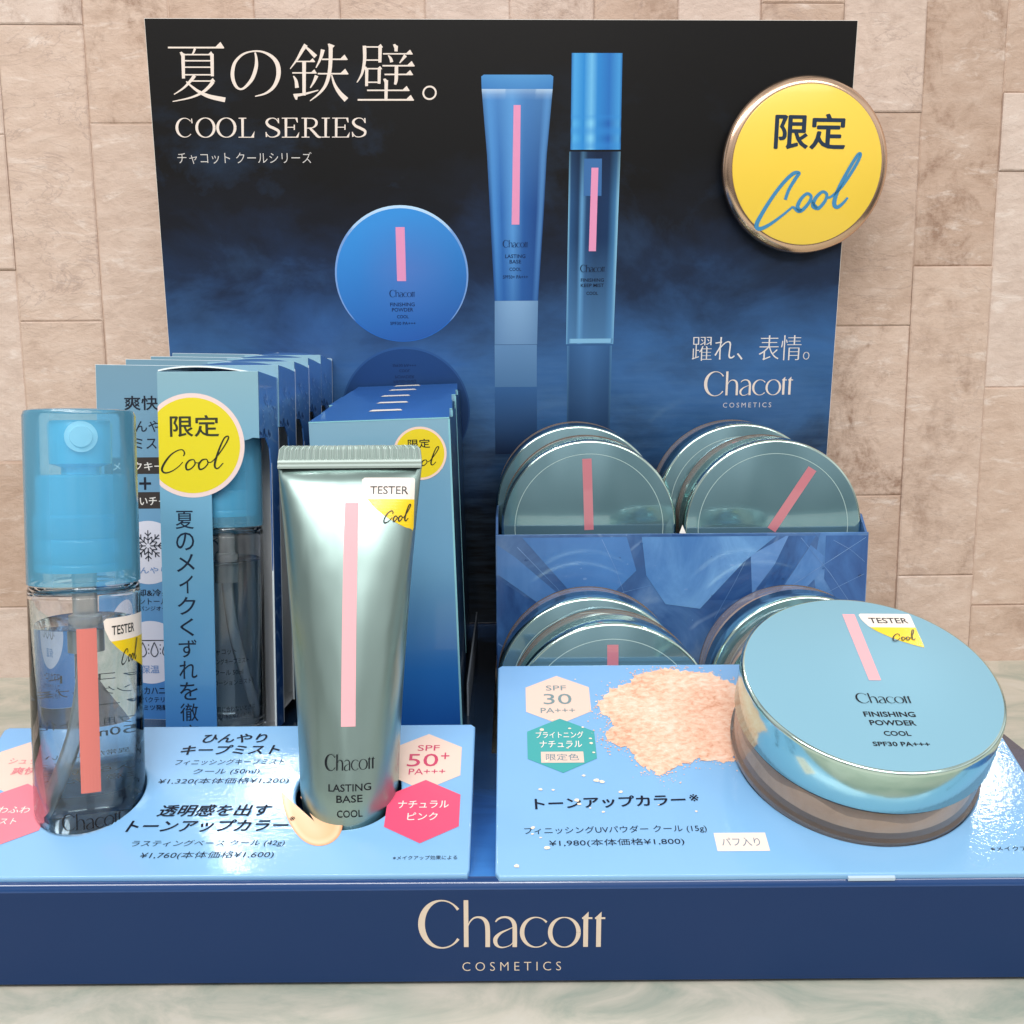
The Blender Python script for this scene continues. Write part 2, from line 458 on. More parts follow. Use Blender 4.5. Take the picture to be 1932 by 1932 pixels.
def ice_mat():
    m = mat('ice_print', rough=0.35, coat=0.5, coat_rough=0.08)
    n = N(m); o = n.sep()
    vec = n.mapping((1, 1, 1))
    warp = n.noise(vec, 22, 5, 0.6, 1.2)
    base = n.ramp(warp, [(0.28, lin(16, 50, 104)), (0.42, lin(44, 96, 162)), (0.54, lin(92, 142, 204)), (0.68, lin(150, 188, 232))])
    # straight translucent shards
    sh = n.new('ShaderNodeTexVoronoi', feature='F1', i_Scale=26.0); n.lk(n.mapping((1, 0.45, 1), rot=(0, 0, R(38))), sh.inputs['Vector'])
    base = n.mix(0.35, base, n.ramp(sh.outputs['Color'], [(0.2, lin(20, 58, 116)), (0.8, lin(140, 184, 232))]), 'MIX')
    sh2 = n.new('ShaderNodeTexVoronoi', feature='F1', i_Scale=17.0); n.lk(n.mapping((1, 0.35, 1), rot=(0, 0, R(-48)), loc=(2, 0, 0)), sh2.inputs['Vector'])
    base = n.mix(0.30, base, n.ramp(sh2.outputs['Color'], [(0.25, lin(16, 40, 96)), (0.75, lin(90, 148, 214))]))
    # thin white cracks
    dv = n.new('ShaderNodeMix', data_type='VECTOR'); dv.inputs[0].default_value = 0.006
    n.lk(vec, dv.inputs[4]); n.lk(n.noise(vec, 40, 3, 0.5, 0, 'Color'), dv.inputs[5])
    cr = n.new('ShaderNodeTexVoronoi', feature='DISTANCE_TO_EDGE', i_Scale=24.0); n.lk(dv.outputs[1], cr.inputs['Vector'])
    cm = n.math('MULTIPLY', n.range(cr.outputs['Distance'], 0.018, 0.004), n.range(n.noise(vec, 35, 2), 0.48, 0.62))
    base = n.mix(n.math('MULTIPLY', cm, 0.45), base, lin(176, 206, 240))
    sp = n.range(n.noise(vec, 160, 3, 0.7), 0.68, 0.76)
    n.color(n.mix(n.math('MULTIPLY', sp, 0.35), base, lin(170, 200, 236)))
    return m
ICE = ice_mat()


def carton_mat(name, H, stops, rough=0.3, metal=0.15, coat=0.6):
    m = mat(name, rough=rough, metal=metal, coat=coat, coat_rough=0.06)
    n = N(m); o = n.sep()
    n.color(n.ramp(n.range(o[1], 0, H*S), stops))
    return m
MISTF = carton_mat('mist_carton_front', 12.4, [(0, lin(62, 132, 208)), (0.18, lin(92, 160, 214)), (0.5, lin(120, 182, 216)), (0.8, lin(126, 178, 204)), (1, lin(140, 182, 196))])
WINGM = carton_mat('carton_wing', 12.9, [(0, lin(66, 130, 200)), (0.3, lin(92, 152, 204)), (0.6, lin(112, 164, 200)), (1, lin(118, 158, 180))], metal=0.2)
TUBEF = carton_mat('tube_carton_front', 11.1, [(0, lin(20, 84, 168)), (0.2, lin(40, 112, 186)), (0.5, lin(104, 158, 196)), (0.8, lin(116, 166, 196)), (1, lin(134, 178, 200))])


def splash_mat():
    m = mat('splash_side', rough=0.3, coat=0.5, coat_rough=0.08)
    n = N(m)
    wv = n.new('ShaderNodeTexWave', wave_type='BANDS', i_Scale=60.0, i_Distortion=9.0, i_Detail=3.0); wv.inputs['Detail Scale'].default_value = 1.4
    n.lk(n.mapping((1, 1, 1), rot=(0, R(20), R(50))), wv.inputs['Vector'])
    o = n.sep()
    g = n.ramp(n.range(o[1], 0.08, 0.125), [(0, lin(36, 84, 152)), (0.45, lin(72, 130, 206)), (1, lin(98, 152, 216))])
    k = n.math('MULTIPLY', n.range(wv.outputs[0], 0.80, 0.95), n.math('MULTIPLY', n.range(n.noise(n.co, 70, 3), 0.48, 0.62), n.range(o[1], 0.121, 0.108)))
    n.color(n.mix(n.math('MULTIPLY', k, 0.6), g, lin(132, 170, 216)))
    return m
SPLASH = splash_mat()
TOPBLUE = mat('carton_top_blue', lin(86, 140, 214), 0.3, metal=0.2, coat=0.5, coat_rough=0.08, bump=(160, 0.25, 0.0006))
TUBETOP = mat('tube_carton_top', lin(58, 122, 204), 0.28, metal=0.3, coat=0.5, coat_rough=0.06)
INGREY = mat('carton_inside', lin(206, 210, 214), 0.6)
EDGE = mat('paper_edge', lin(236, 248, 250), 0.5)
GLASS = mat('clear_plastic', (0.97, 0.985, 1, 1), 0.01, trans=1.0, ior=1.49)
LIQUID = mat('mist_liquid', (0.76, 0.90, 0.98, 1), 0.0, trans=1.0, ior=1.34)
def frosted(name, tint, body, k, rough):
    m = mat(name, body, rough, spec=0.3); n = N(m)
    tr = n.new('ShaderNodeBsdfTransparent'); tr.inputs[0].default_value = tint
    tl = n.new('ShaderNodeBsdfDiffuse'); tl.inputs[0].default_value = body
    a = n.new('ShaderNodeMixShader'); a.inputs[0].default_value = 0.4; n.lk(n.b.outputs[0], a.inputs[1]); n.lk(tl.outputs[0], a.inputs[2])
    lw = n.new('ShaderNodeLayerWeight'); lw.inputs[0].default_value = 0.35
    f = n.math('ADD', n.math('MULTIPLY', lw.outputs['Facing'], 0.25), k, True)
    b = n.new('ShaderNodeMixShader'); n.lk(f, b.inputs[0]); n.lk(tr.outputs[0], b.inputs[1]); n.lk(a.outputs[0], b.inputs[2])
    g = n.new('ShaderNodeBsdfGlossy'); g.inputs['Roughness'].default_value = 0.08
    fr = n.new('ShaderNodeFresnel'); fr.inputs[0].default_value = 1.4
    c = n.new('ShaderNodeMixShader'); n.lk(fr.outputs[0], c.inputs[0]); n.lk(b.outputs[0], c.inputs[1]); n.lk(g.outputs[0], c.inputs[2])
    n.lk(c.outputs[0], n.nt.nodes['Material Output'].inputs[0]); return m
CAPM = frosted('blue_clear_cap', (0.72, 0.92, 0.99, 1), lin(128, 214, 255), 0.30, 0.2)
PUMPM = frosted('blue_pump', (0.62, 0.90, 1, 1), lin(96, 214, 255), 0.60, 0.3)
NOZM = mat('pump_nozzle', lin(222, 247, 255), 0.3)
MILKY = frosted('milky_plastic', (0.95, 0.97, 0.97, 1), lin(230, 236, 236), 0.4, 0.3)
STRAW = frosted('straw_plastic', (0.96, 0.98, 1, 1), lin(232, 242, 248), 0.34, 0.2)
TUBEM = mat('silver_green_tube', lin(160, 184, 180), 0.33, metal=1.0)
_n = N(TUBEM); _n.bump(_n.noise(_n.mapping((1, 1, 0.35), rot=(0, R(14), 0)), 60, 2, 0.4, 0.4), 0.3, 0.006)
CRIMP = mat('crimped_foil', lin(178, 194, 190), 0.40, metal=0.55)
PINK = mat('pink_print', lin(246, 178, 186), 0.45, spec=0.3)
PINKD = mat('coral_print', lin(212, 122, 114), 0.45, spec=0.3)
LIDTOP = mat('lid_satin_blue', lin(140, 190, 212), 0.42, metal=0.25, spec=0.4)
LIDFILM = mat('lid_under_film', lin(124, 166, 178), 0.10, metal=0.60, coat=1.0, coat_rough=0.0)
LIDFILM.node_tree.nodes['Principled BSDF'].inputs['Coat IOR'].default_value = 1.7
LIDSIDE = mat('lid_mirror_side', lin(186, 216, 208), 0.15, metal=1.0)
LIDRIM = mat('lid_rim', lin(206, 232, 226), 0.14, metal=1.0)
JARBASE = frosted('smoky_clear_base', (0.99, 0.965, 0.95, 1), lin(236, 216, 206), 0.09, 0.10)
RING = mat('dark_ring', lin(58, 52, 54), 0.3)
FILM = mat('film_edge', lin(180, 206, 204), 0.2)


def powder_mat(name, a, b, c, scale):
    m = mat(name, rough=0.9, spec=0.1); n = N(m)
    v = n.noise(n.mapping((1, 1.5, 1), rot=(0, 0, R(-30))), scale, 6, 0.68, 0.4)
    v2 = n.noise(n.co, scale*0.18, 3)
    f = n.math('ADD', n.math('MULTIPLY', v, 0.8), n.math('MULTIPLY', v2, 0.35))
    n.color(n.ramp(f, [(0.40, a), (0.56, b), (0.74, c)]))
    return m
POWDERPIC = powder_mat('printed_powder', lin(222, 158, 130), lin(246, 200, 174), lin(252, 228, 212), 420)
POWDER = powder_mat('face_powder', lin(226, 192, 160), lin(240, 210, 182), lin(246, 222, 200), 120)


def stone_mat():
    m = mat('stone_panel', rough=0.55, spec=0.3); n = N(m)
    at = n.new('ShaderNodeAttribute'); at.attribute_name = 'Col'
    off = n.new('ShaderNodeVectorMath', operation='SCALE'); off.inputs[3].default_value = 3.0; n.lk(at.outputs['Color'], off.inputs[0])
    ad = n.new('ShaderNodeVectorMath', operation='ADD'); n.lk(n.co, ad.inputs[0]); n.lk(off.outputs[0], ad.inputs[1])
    vec = ad.outputs[0]
    cs = n.sep(at.outputs['Color'])
    rotd = n.mapping((1.0, 1.7, 1), rot=(0, 0, R(-33)), src=vec)
    f1 = n.noise(rotd, 62, 9, 0.72, 0.3)
    f2 = n.noise(vec, 12, 3, 0.5)
    base = n.ramp(f1, [(0.32, lin(180, 156, 139)), (0.50, lin(209, 187, 171)), (0.70, lin(228, 211, 198))])
    base = n.mix(n.range(f2, 0.4, 0.7, 0, 0.4), base, lin(208, 182, 163))
    tint = n.ramp(cs[0], [(0, lin(178, 148, 128)), (0.4, lin(210, 184, 166)), (1, lin(226, 211, 203))])
    base = n.mix(0.45, base, tint)
    wh = n.noise(n.mapping((1, 3.0, 1), rot=(0, 0, R(-38)), loc=(5, 2, 0), src=vec), 48, 7, 0.7, 0.6)
    base = n.mix(n.range(wh, 0.56, 0.68, 0, 0.55), base, lin(240, 228, 219))
    # brown stains and veins, only on some stones
    st = n.noise(n.mapping((1.6, 1.0, 1), rot=(0, 0, R(-25)), src=vec), 22, 7, 0.72, 0.5)
    amount = n.range(cs[1], 0.45, 1.0)
    k = n.math('MULTIPLY', n.range(st, 0.50, 0.63), amount)
    fine = n.noise(vec, 190, 4, 0.7)
    k = n.math('MULTIPLY', k, n.range(fine, 0.38, 0.60, 0.25, 1.0))
    base = n.mix(n.math('MULTIPLY', k, 0.85), base, lin(138, 106, 86))
    vn = n.noise(n.mapping((1, 2.2, 1), rot=(0, 0, R(-35)), src=vec), 16, 6, 0.6, 1.5)
    vv = n.math('ABSOLUTE', n.math('SUBTRACT', vn, 0.5))
    k2 = n.math('MULTIPLY', n.range(vv, 0.012, 0.0), n.range(cs[2], 0.35, 0.9))
    base = n.mix(n.math('MULTIPLY', k2, 0.35), base, lin(146, 124, 118))
    n.color(base)
    h = n.math('ADD', f1, n.math('MULTIPLY', n.noise(rotd, 150, 5, 0.6), 0.5))
    n.bump(h, 0.8, 0.0013)
    return m
STONE = stone_mat()


def table_mat():
    m = mat('marble_counter', rough=0.35, spec=0.4); n = N(m)
    v = n.noise(n.mapping((1, 1.6, 1), rot=(0, 0, 0.5)), 26, 9, 0.66, 0.9)
    v2 = n.noise(n.mapping((1, 1, 1), loc=(1, 2, 0)), 10, 5, 0.6, 0.6)
    c = n.ramp(v, [(0.30, lin(158, 172, 160)), (0.44, lin(190, 192, 178)), (0.56, lin(210, 206, 192)), (0.75, lin(220, 217, 207))])
    c = n.mix(n.range(v2, 0.56, 0.72, 0, 0.6), c, lin(158, 178, 164))
    n.color(c); return m
TABLE = table_mat()

BLACK = (0.008, 0.009, 0.014, 1)
CREAM = lin(212, 196, 178)
HEADW = lin(238, 224, 212)

# ------------------------------------------------------------------ setting
mb = MB(); box(mb, -70, 70, -45, 40, -3, 0)
t = mb.build('table_top', TABLE); t['kind'] = 'structure'

YAW = R(1.9)
wall = thing('stone_wall', 'beige stone wall of upright slabs behind the display stand', 'wall', (0, 26.9, 0), (R(90), 0, YAW))
wall['kind'] = 'thing'
mb = MB()
bx = [-19.85+3.985*k for k in range(-9, 21)]
JO = {-1: [9.41, 17.92, 31.5], 0: [27.1, 12.2, 2.2], 1: [24.88, 20.17, 33.5, 9.0], 9: [17.44, 8.87, 27.6], 10: [20.33, 4.64, 34.0], 11: [28.51, 24.88, 14.32, 3.0]}
for i in range(len(bx)-1):
    k = i-9
    js = sorted(JO.get(k+0, []) or [random.uniform(2, 9)+j*random.uniform(6, 9) for j in range(5)])
    js = [-0.3]+[j for j in js if 0.5 < j < 44]+[46]
    for a, b in zip(js[:-1], js[1:]):
        d = random.uniform(-0.08, 0.08); g = 0.008; bev = 0.07
        x0, x1, y0, y1 = bx[i]+g, bx[i+1]-g, a+g, b-g
        c = (random.random(), random.random(), random.random(), 1)
        if k == 0 and a > 25: c = (0.35, 0.92, 0.5, 1)
        if k == 1 and 19 < a < 22: c = (0.3, 0.95, 0.4, 1)
        if k == 0 and a < 25: c = (0.6, 0.2, 0.3, 1)
        if k == 9 and 8 < a < 15: c = (0.5, 0.97, 0.6, 1)
        v = [(x0, y0, -0.2), (x1, y0, -0.2), (x1, y1, -0.2), (x0, y1, -0.2),
             (x0, y0, d-0.05), (x1, y0, d-0.05), (x1, y1, d-0.05), (x0, y1, d-0.05),
             (x0+bev, y0+bev, d), (x1-bev, y0+bev, d), (x1-bev, y1-bev, d), (x0+bev, y1-bev, d)]
        f = [(0, 1, 5, 4), (1, 2, 6, 5), (2, 3, 7, 6), (3, 0, 4, 7), (4, 5, 9, 8), (5, 6, 10, 9), (6, 7, 11, 10), (7, 4, 8, 11), (8, 9, 10, 11)]
        mb.add(v, f, 0, c)
box(mb, bx[0]-1, bx[-1]+1, -0.3, 46, -1.4, -0.10, 0, (0.2, 0.3, 0.3, 1))
mb.build('slab_facing', STONE, wall)

# ------------------------------------------------------------------ display stand
stand = thing('display_stand', 'dark blue cardboard counter display with a tall black and blue printed back panel', 'display stand', (0, 0, 0))
XL, XR, YB, DZ = -17.4, 17.2, 25.3, 2.95
prof = [(0.25, 0.1), (0.0, 0.14), (0.0, 2.70)]
mb = MB()
v = [(x, y, z) for x in (XL, XR) for y, z in prof]; n_ = len(prof)
mb.add(v, [(i, n_+i, n_+i+1, i+1) for i in range(n_-1)])
fp = mb.build('front_panel', NAVY, stand, smooth=50)
mb = MB(); prof = [(0.0, 2.70), (0.012, 2.78), (0.05, 2.86), (0.11, 2.92), (0.22, DZ)]; n_ = len(prof)
mb.add([(x, y, z) for x in (XL, XR) for y, z in prof], [(i, n_+i, n_+i+1, i+1) for i in range(n_-1)])
mb.build('lip', mat('glossy_blue_fold', lin(28, 66, 120), 0.16, coat=0.6, coat_rough=0.05, bump=(120, 0.1, 0.0006)), stand, smooth=80)
mb = MB()
deck_rects = [(XL, -0.75, 0.22, YB), (-0.75, 14.6, 0.22, 8.4), (14.6, XR, 0.22, YB), (-0.75, 14.6, 19.6, YB)]
for x0, x1, y0, y1 in deck_rects:
    mb.add([(x0, y0, DZ), (x1, y0, DZ), (x1, y1, DZ), (x0, y1, DZ)], [(0, 1, 2, 3)])
mb.build('deck', DECK, stand)
mb = MB()
mb.add([(XL, 0.25, 0.1), (XL, YB, 0.1), (XL, YB, DZ-.01), (XL, 0.25, DZ-.01)], [(0, 3, 2, 1)])
mb.build('side_panel', NAVY, stand)
mb = MB(); mb.add([(XR, 0.25, 0.1), (XR, YB, 0.1), (XR, YB, DZ-.01), (XR, 0.25, DZ-.01)], [(0, 1, 2, 3)])
mb.build('side_panel', NAVY, stand)
# logo on the front: glyph space -> front plane (x, z)
mb = MB()
xf = lambda x, y: (0.003632*x-0.000031*y-2.802643, -0.00003*x-0.003929*y+3.456492)
wordmark(mb, xf, 0.012, CREAM)
text(mb, 'COSMETICS', -0.096, 0.561, 2.564, 0.246, 0.012, CREAM, bold=-0.012, sp=1.55)
o = mb.build('logo', INK, fp); o.rotation_euler = (R(90), 0, 0)

BR = (R(94.5), 0, YAW)
bp = MB(); vv, ff = curve_plate([(-15.9, 0), (15.2, 0), (15.3, 27.66), (-15.72, 27.66)], [], 0.18, 0.02)
bp.add(vv, ff)
# the printed face is the poster, cut edges show white paper
bp.m = [0 if all(abs(vv[i][2]) < 1e-3 for i in fa) else 1 for fa in ff]
back = bp.build('back_panel', [POSTER, WHITE], stand, loc=(0, 25.0, 3.0), rot=BR)

# headline in brush-serif strokes
HA = lambda x, y: (0.006415*x-0.000318*y-15.062665, 0.000004*x-0.006031*y+27.194648)
mb = MB(); Z0 = 0.012
st = lambda *p, sm=True: ribbon(mb, p, HA, Z0, HEADW, sm)
pg = lambda *p: polyg(mb, p, HA, Z0, HEADW)
def hbar(x0, x1, y, wd, s=30):
    st((x0, y, wd), (x1, y, wd), sm=False); pg((x1-s*1.5, y-wd*0.3), (x1-s*0.55, y-s), (x1+5, y+wd*0.3), (x1-4, y+wd*0.5))
def vbar(x, y0, y1, wd, head=True):
    st((x, y0, wd), (x, y1, wd*0.86), sm=False)
    if head: pg((x-wd*0.9, y0-8), (x-wd*0.3, y0-12), (x+wd*0.5, y0+6), (x+wd*0.5, y0+16), (x-wd*0.5, y0+16))
# 夏
hbar(48, 420, 118, 11, 38); st((228, 124, 16), (218, 150, 12), (206, 166, 7))
vbar(147, 158, 325, 24); hbar(150, 348, 165, 9, 22); vbar(341, 160, 310, 24, False)
for y in (206, 249, 300): st((150, y, 9), (340, y, 9), sm=False)
st((222, 305, 24), (195, 340, 20), (145, 390, 13), (80, 433, 6)); hbar(205, 355, 342, 9, 20)
st((345, 346, 26), (320, 378, 22), (270, 420, 18), (190, 455, 12), (70, 481, 6))
st((165, 345, 8), (200, 378, 14), (250, 415, 20), (320, 447, 27), (425, 470, 33))
# の
st((630, 150, 10), (638, 190, 17), (636, 250, 24), (610, 325, 24), (565, 380, 17), (530, 397, 13), (500, 378, 19), (480, 330, 24), (478, 275, 24), (496, 215, 20), (545, 165, 14), (610, 143, 10), (680, 146, 13), (745, 180, 22), (782, 235, 29), (785, 310, 29), (755, 380, 22), (700, 425, 14), (628, 446, 7))
# 鉄
st((972, 98, 28), (945, 140, 22), (910, 200, 14), (866, 260, 6)); st((965, 108, 10), (1000, 140, 20), (1038, 178, 28))
hbar(905, 1030, 210, 9, 22); hbar(880, 1042, 287, 9, 24); vbar(960, 212, 440, 26, False)
st((888, 308, 8), (905, 340, 20), (912, 388, 26)); st((1045, 305, 26), (1025, 350, 16), (1002, 388, 7))
st((890, 440, 22), (960, 430, 16), (1056, 404, 7)); pg((885, 430), (920, 432), (912, 470), (900, 466))
st((1086, 130, 27), (1070, 190, 18), (1040, 252, 7)); hbar(1080, 1250, 195, 10, 32); hbar(1052, 1256, 292, 10, 34)
st((1138, 98, 27), (1138, 200, 26), (1130, 290, 25), (1105, 370, 21), (1060, 428, 14), (1000, 477, 6)); pg((1118, 92), (1130, 90), (1166, 104), (1150, 120), (1126, 118))
st((1146, 300, 8), (1165, 362, 18), (1200, 420, 27), (1248, 470, 36))
# 壁
hbar(1358, 1486, 112, 9, 20); vbar(1472, 112, 216, 24, False); st((1374, 200, 9), (1470, 200, 9), sm=False)
st((1366, 104, 24), (1368, 200, 22), (1352, 290, 16), (1318, 352, 6)); vbar(1384, 255, 376, 22); hbar(1386, 1484, 258, 9, 18); vbar(1469, 258, 360, 22, False); st((1388, 350, 9), (1468, 350, 9), sm=False)
vbar(1580, 104, 142, 24); hbar(1492, 1690, 158, 9, 28); st((1528, 168, 8), (1545, 190, 18), (1552, 214, 22)); st((1645, 168, 24), (1625, 195, 15), (1606, 220, 7))
hbar(1490, 1705, 238, 10, 32); hbar(1505, 1695, 297, 10, 30); st((1585, 240, 24), (1585, 330, 23), (1578, 366, 16))
vbar(1518, 336, 470, 24); hbar(1388, 1674, 405, 10, 30); hbar(1325, 1706, 470, 12, 34)
# 。
st(*[(1815+43*math.cos(R(12*i)), 422+43*math.sin(R(12*i)), 12) for i in range(31)], sm=False)
# COOL SERIES
def serif(x, y, l, flip=1): st((x-l/2, y, 6), (x+l/2, y, 6), sm=False)
def Cc(x0, x1, y0=592, y1=728):
    cx, cy, rx, ry = (x0+x1)/2, (y0+y1)/2, (x1-x0)/2-6, (y1-y0)/2-3
    st(*[(cx+3+rx*math.cos(R(318-276*i/30)), cy+ry*math.sin(R(318-276*i/30)), 5+14*max(0, -math.cos(R(318-276*i/30)))**1.3) for i in range(31)], sm=False)
    pg((x1-14, y0+6), (x1-8, y0+4), (x1-4, y0+38), (x1-12, y0+36))
def Oo(x0, x1, y0=590, y1=729):
    cx, cy, rx, ry = (x0+x1)/2, (y0+y1)/2, (x1-x0)/2-8, (y1-y0)/2-3
    st(*[(cx+rx*math.cos(R(10*i)), cy+ry*math.sin(R(10*i)), 5+14*abs(math.cos(R(10*i)))**1.4) for i in range(37)], sm=False)
def Ss(x0, x1):
    w_ = x1-x0; g = lambda a, b, d: (x0+a*w_, 592+b*136, d)
    st(g(.86, .22, 5), g(.70, .06, 6), g(.45, .02, 6), g(.2, .1, 13), g(.12, .25, 17), g(.28, .42, 18), g(.6, .54, 19), g(.88, .68, 18), (x0+.86*w_, 592+.86*136, 14), g(.6, .97, 7), g(.3, .96, 6), g(.1, .8, 5))
    pg((x0+.82*w_, 596), (x0+.90*w_, 594), (x0+.92*w_, 630), (x0+.84*w_, 628)); pg((x0+.04*w_, 690), (x0+.10*w_, 690), (x0+.16*w_, 722), (x0+.06*w_, 726))
def Ee(x0, x1):
    vbar(x0+28, 596, 725, 18, False); st((x0, 595, 6), (x1-10, 595, 6), sm=False); st((x0, 726, 6), (x1-4, 726, 6), sm=False); st((x0+30, 658, 6), (x1-30, 658, 6), sm=False)
    pg((x1-26, 596), (x1-10, 594), (x1-8, 626), (x1-14, 624)); pg((x1-22, 726), (x1+2, 690), (x1-4, 728)); pg((x1-36, 640), (x1-28, 640), (x1-28, 676), (x1-36, 676))
Cc(85, 205); Oo(220, 355); Oo(362, 497)
vbar(540, 596, 725, 18, False); serif(540, 595, 52); st((512, 726, 6), (618, 726, 6), sm=False); pg((596, 726), (622, 684), (616, 728))
Ss(692, 798); Ee(808, 925)
vbar(970, 596, 725, 18, False); serif(970, 726, 54); st((942, 595, 6), (990, 595, 6), sm=False)
st((985, 596, 6), (1020, 598, 8), (1042, 615, 16), (1042, 640, 16), (1020, 660, 8), (980, 664, 6)); st((1000, 664, 14), (1030, 695, 17), (1055, 722, 16), (1078, 727, 6))
vbar(1108, 596, 725, 18, False); serif(1108, 595, 56); serif(1108, 726, 56); Ee(1152, 1272); Ss(1284, 1390)
text(mb, 'チャコット クールシリーズ', -11.798, 21.95, 5.9, 0.491, Z0, lin(214, 210, 206), bold=-0.008)
mb.build('headline', INK, back)
mb = MB()
for dx in (0, 0.022): text(mb, '躍れ、表情。', 11.263+dx, 13.432, 5.556, 1.161, Z0+dx*0.1, lin(226, 222, 222), bold=-0.017)
wordmark(mb, in_box(*WMB, 11.23, 11.765, 4.258, 1.179), Z0, lin(232, 220, 212))
text(mb, 'COSMETICS', 11.215, 10.745, 2.318, 0.231, Z0, lin(206, 206, 214), sp=1.5)
mb.build('slogan', INK, back)


def grid(mb, xl, xr, y0, y1, z, cf, nx=24, ny=24, fz=None):
    v = []; c = []
    for i in range(ny+1):
        b = i/ny; y = y0+(y1-y0)*b; l, r = xl(b), xr(b)
        for k in range(nx+1):
            a = k/nx; x = l+(r-l)*a; v.append(fz(x, y, z) if fz else (x, y, z)); c.append(cf(a, b))
    mb.add(v, [(i*(nx+1)+k, i*(nx+1)+k+1, (i+1)*(nx+1)+k+1, (i+1)*(nx+1)+k) for i in range(ny) for k in range(nx)], 0, cols=c)


def mixc(a, b, t): t = min(1, max(0, t)); return tuple(a[i]*(1-t)+b[i]*t for i in range(4))
def ramp(stops, t):
    for (p, a), (q, b) in zip(stops[:-1], stops[1:]):
        if t <= q: return mixc(a, b, (t-p)/(q-p+1e-9))
    return stops[-1][1]
L = lambda a, b: (lambda t: a+(b-a)*t)
DK = lin(14, 40, 84)
PK = lin(232, 152, 190)
def pic_text(mb, x, rows, c, z):
    for body, y, w_, h_ in rows:
        if body == 'W': wordmark(mb, in_box(*WMB, x, y, w_, h_), z, c, fat=1.1)
        else: text(mb, body, x, y, w_, h_, z, c, bold=0.01)
# printed powder compact and its reflection
mb = MB(); cx, cy, r = -5.003, 16.863, 3.01
def disc(cx, cy, r, z, cf, n=72, rings=18, clip=None):
    v = [(cx, cy, z)]; c = [cf(0, 0)]
    for j in range(1, rings+1):
        for i in range(n):
            a = 2*math.pi*i/n; x, y = r*j/rings*math.cos(a), r*j/rings*math.sin(a)
            v.append((cx+x, cy+y, z)); c.append(cf(x/r, y/r))
    f = [(0, 1+i, 1+(i+1) % n) for i in range(n)]
    for j in range(rings-1):
        f += [(1+j*n+i, 1+(j+1)*n+i, 1+(j+1)*n+(i+1) % n, 1+j*n+(i+1) % n) for i in range(n)]
    if clip is not None: f = [q for q in f if all(v[i][1] > clip for i in q)]
    mb.add(v, f, 0, cols=c)
disc(cx, cy+0.02, r+0.03, 0.006, lambda x, y: mixc(lin(40, 110, 196), lin(190, 224, 250), (y+0.3)*0.8 if abs(x) < 0.75 else 0.35))
disc(cx, cy-0.03, r-0.05, 0.010, lambda x, y: mixc(mixc(lin(42, 92, 166), lin(58, 146, 220), 0.55+0.5*y-0.15*x), lin(96, 122, 190), 0.55*max(0, 1-abs(x-0.1)*1.3)*max(0, 1-abs(y-0.1)*1.2)))
flat(mb, rect(-5.019, 17.778, 0.411, 2.383), 0.016, PK)
pic_text(mb, -5.012, [('W', 16.03, 1.165, 0.33), ('FINISHING', 15.538, 1.124, 0.17), ('POWDER', 15.299, 0.974, 0.17), ('COOL', 14.984, 0.532, 0.15), ('SPF30 PA+++', 14.682, 1.173, 0.14)], DK, 0.018)
disc(cx+0.02, 10.62, 3.0, 0.006, lambda x, y: mixc(lin(20, 52, 100), lin(54, 100, 158), 0.3+0.4*y), clip=7.4)
disc(cx+0.02, 10.58, 2.93, 0.010, lambda x, y: mixc(lin(16, 40, 80), lin(38, 82, 140), 0.3+0.35*y), clip=7.4)
for bd, y, w_, h_ in (('SPF30 PA+++', 12.75, 1.1, -0.13), ('COOL', 12.5, 0.5, -0.13), ('POWDER', 12.22, 0.9, -0.15), ('FINISHING', 12.0, 1.05, -0.15)):
    text(mb, bd, cx, y, w_, h_, 0.014, lin(16, 40, 80), bold=0.01)
mb.build('printed_compact', INK, back)
# printed tube
mb = MB()
S1 = [(0, lin(24, 66, 122)), (0.08, lin(74, 142, 210)), (0.22, lin(44, 104, 176)), (0.42, lin(88, 152, 214)), (0.62, lin(40, 92, 160)), (0.86, lin(30, 74, 138)), (0.95, lin(84, 140, 200)), (1, lin(24, 62, 116))]
tz = lambda b: float(np.interp(b, [0, 0.43, 0.70, 1], [-0.767, -0.951, -1.056, -1.262]))
tr = lambda b: float(np.interp(b, [0, 0.43, 0.70, 1], [1.237, 1.494, 1.618, 1.870]))
def tube_col(a, b):
    c = ramp(S1, a); c = mixc(c, lin(96, 158, 216), 0.5*max(0, (b-0.45)/0.55)); c = mixc(c, lin(40, 92, 160), 0.55*max(0, 0.35-b)/0.35)
    return mixc(c, lin(200, 224, 244), 0.7*max(0, (b-0.965)/0.035)*(1 if a < 0.35 or a > 0.75 else 0.5))
grid(mb, tz, tr, 15.673, 24.82, 0.006, tube_col, 28, 40)
grid(mb, lambda b: -1.262-0.014*b+(0.12 if b > 0.95 else 0), lambda b: 1.87+0.034*b-(0.12 if b > 0.95 else 0), 24.82, 25.41, 0.006, lambda a, b: mixc(lin(60, 124, 190), lin(88, 156, 214), b*0.6+0.3*math.sin(a*3)), 20, 8)
grid(mb, L(-0.785, -0.767), L(1.194, 1.237), 13.68, 15.67, 0.006, lambda a, b: mixc(mixc(lin(108, 148, 190), lin(132, 172, 210), b), lin(88, 128, 172), abs(a-0.5)**2*2.5), 16, 8)
grid(mb, L(0.032, 0.142), L(0.382, 0.457), 19.06, 24.156, 0.012, lambda a, b: PK, 2, 2)
pic_text(mb, 0.193, [('W', 18.22, 1.143, 0.33), ('LASTING', 17.668, 0.926, 0.165), ('BASE', 17.428, 0.53, 0.165), ('COOL', 17.089, 0.548, 0.15), ('SPF50+ PA+++', 16.745, 1.152, 0.15)], DK, 0.014)
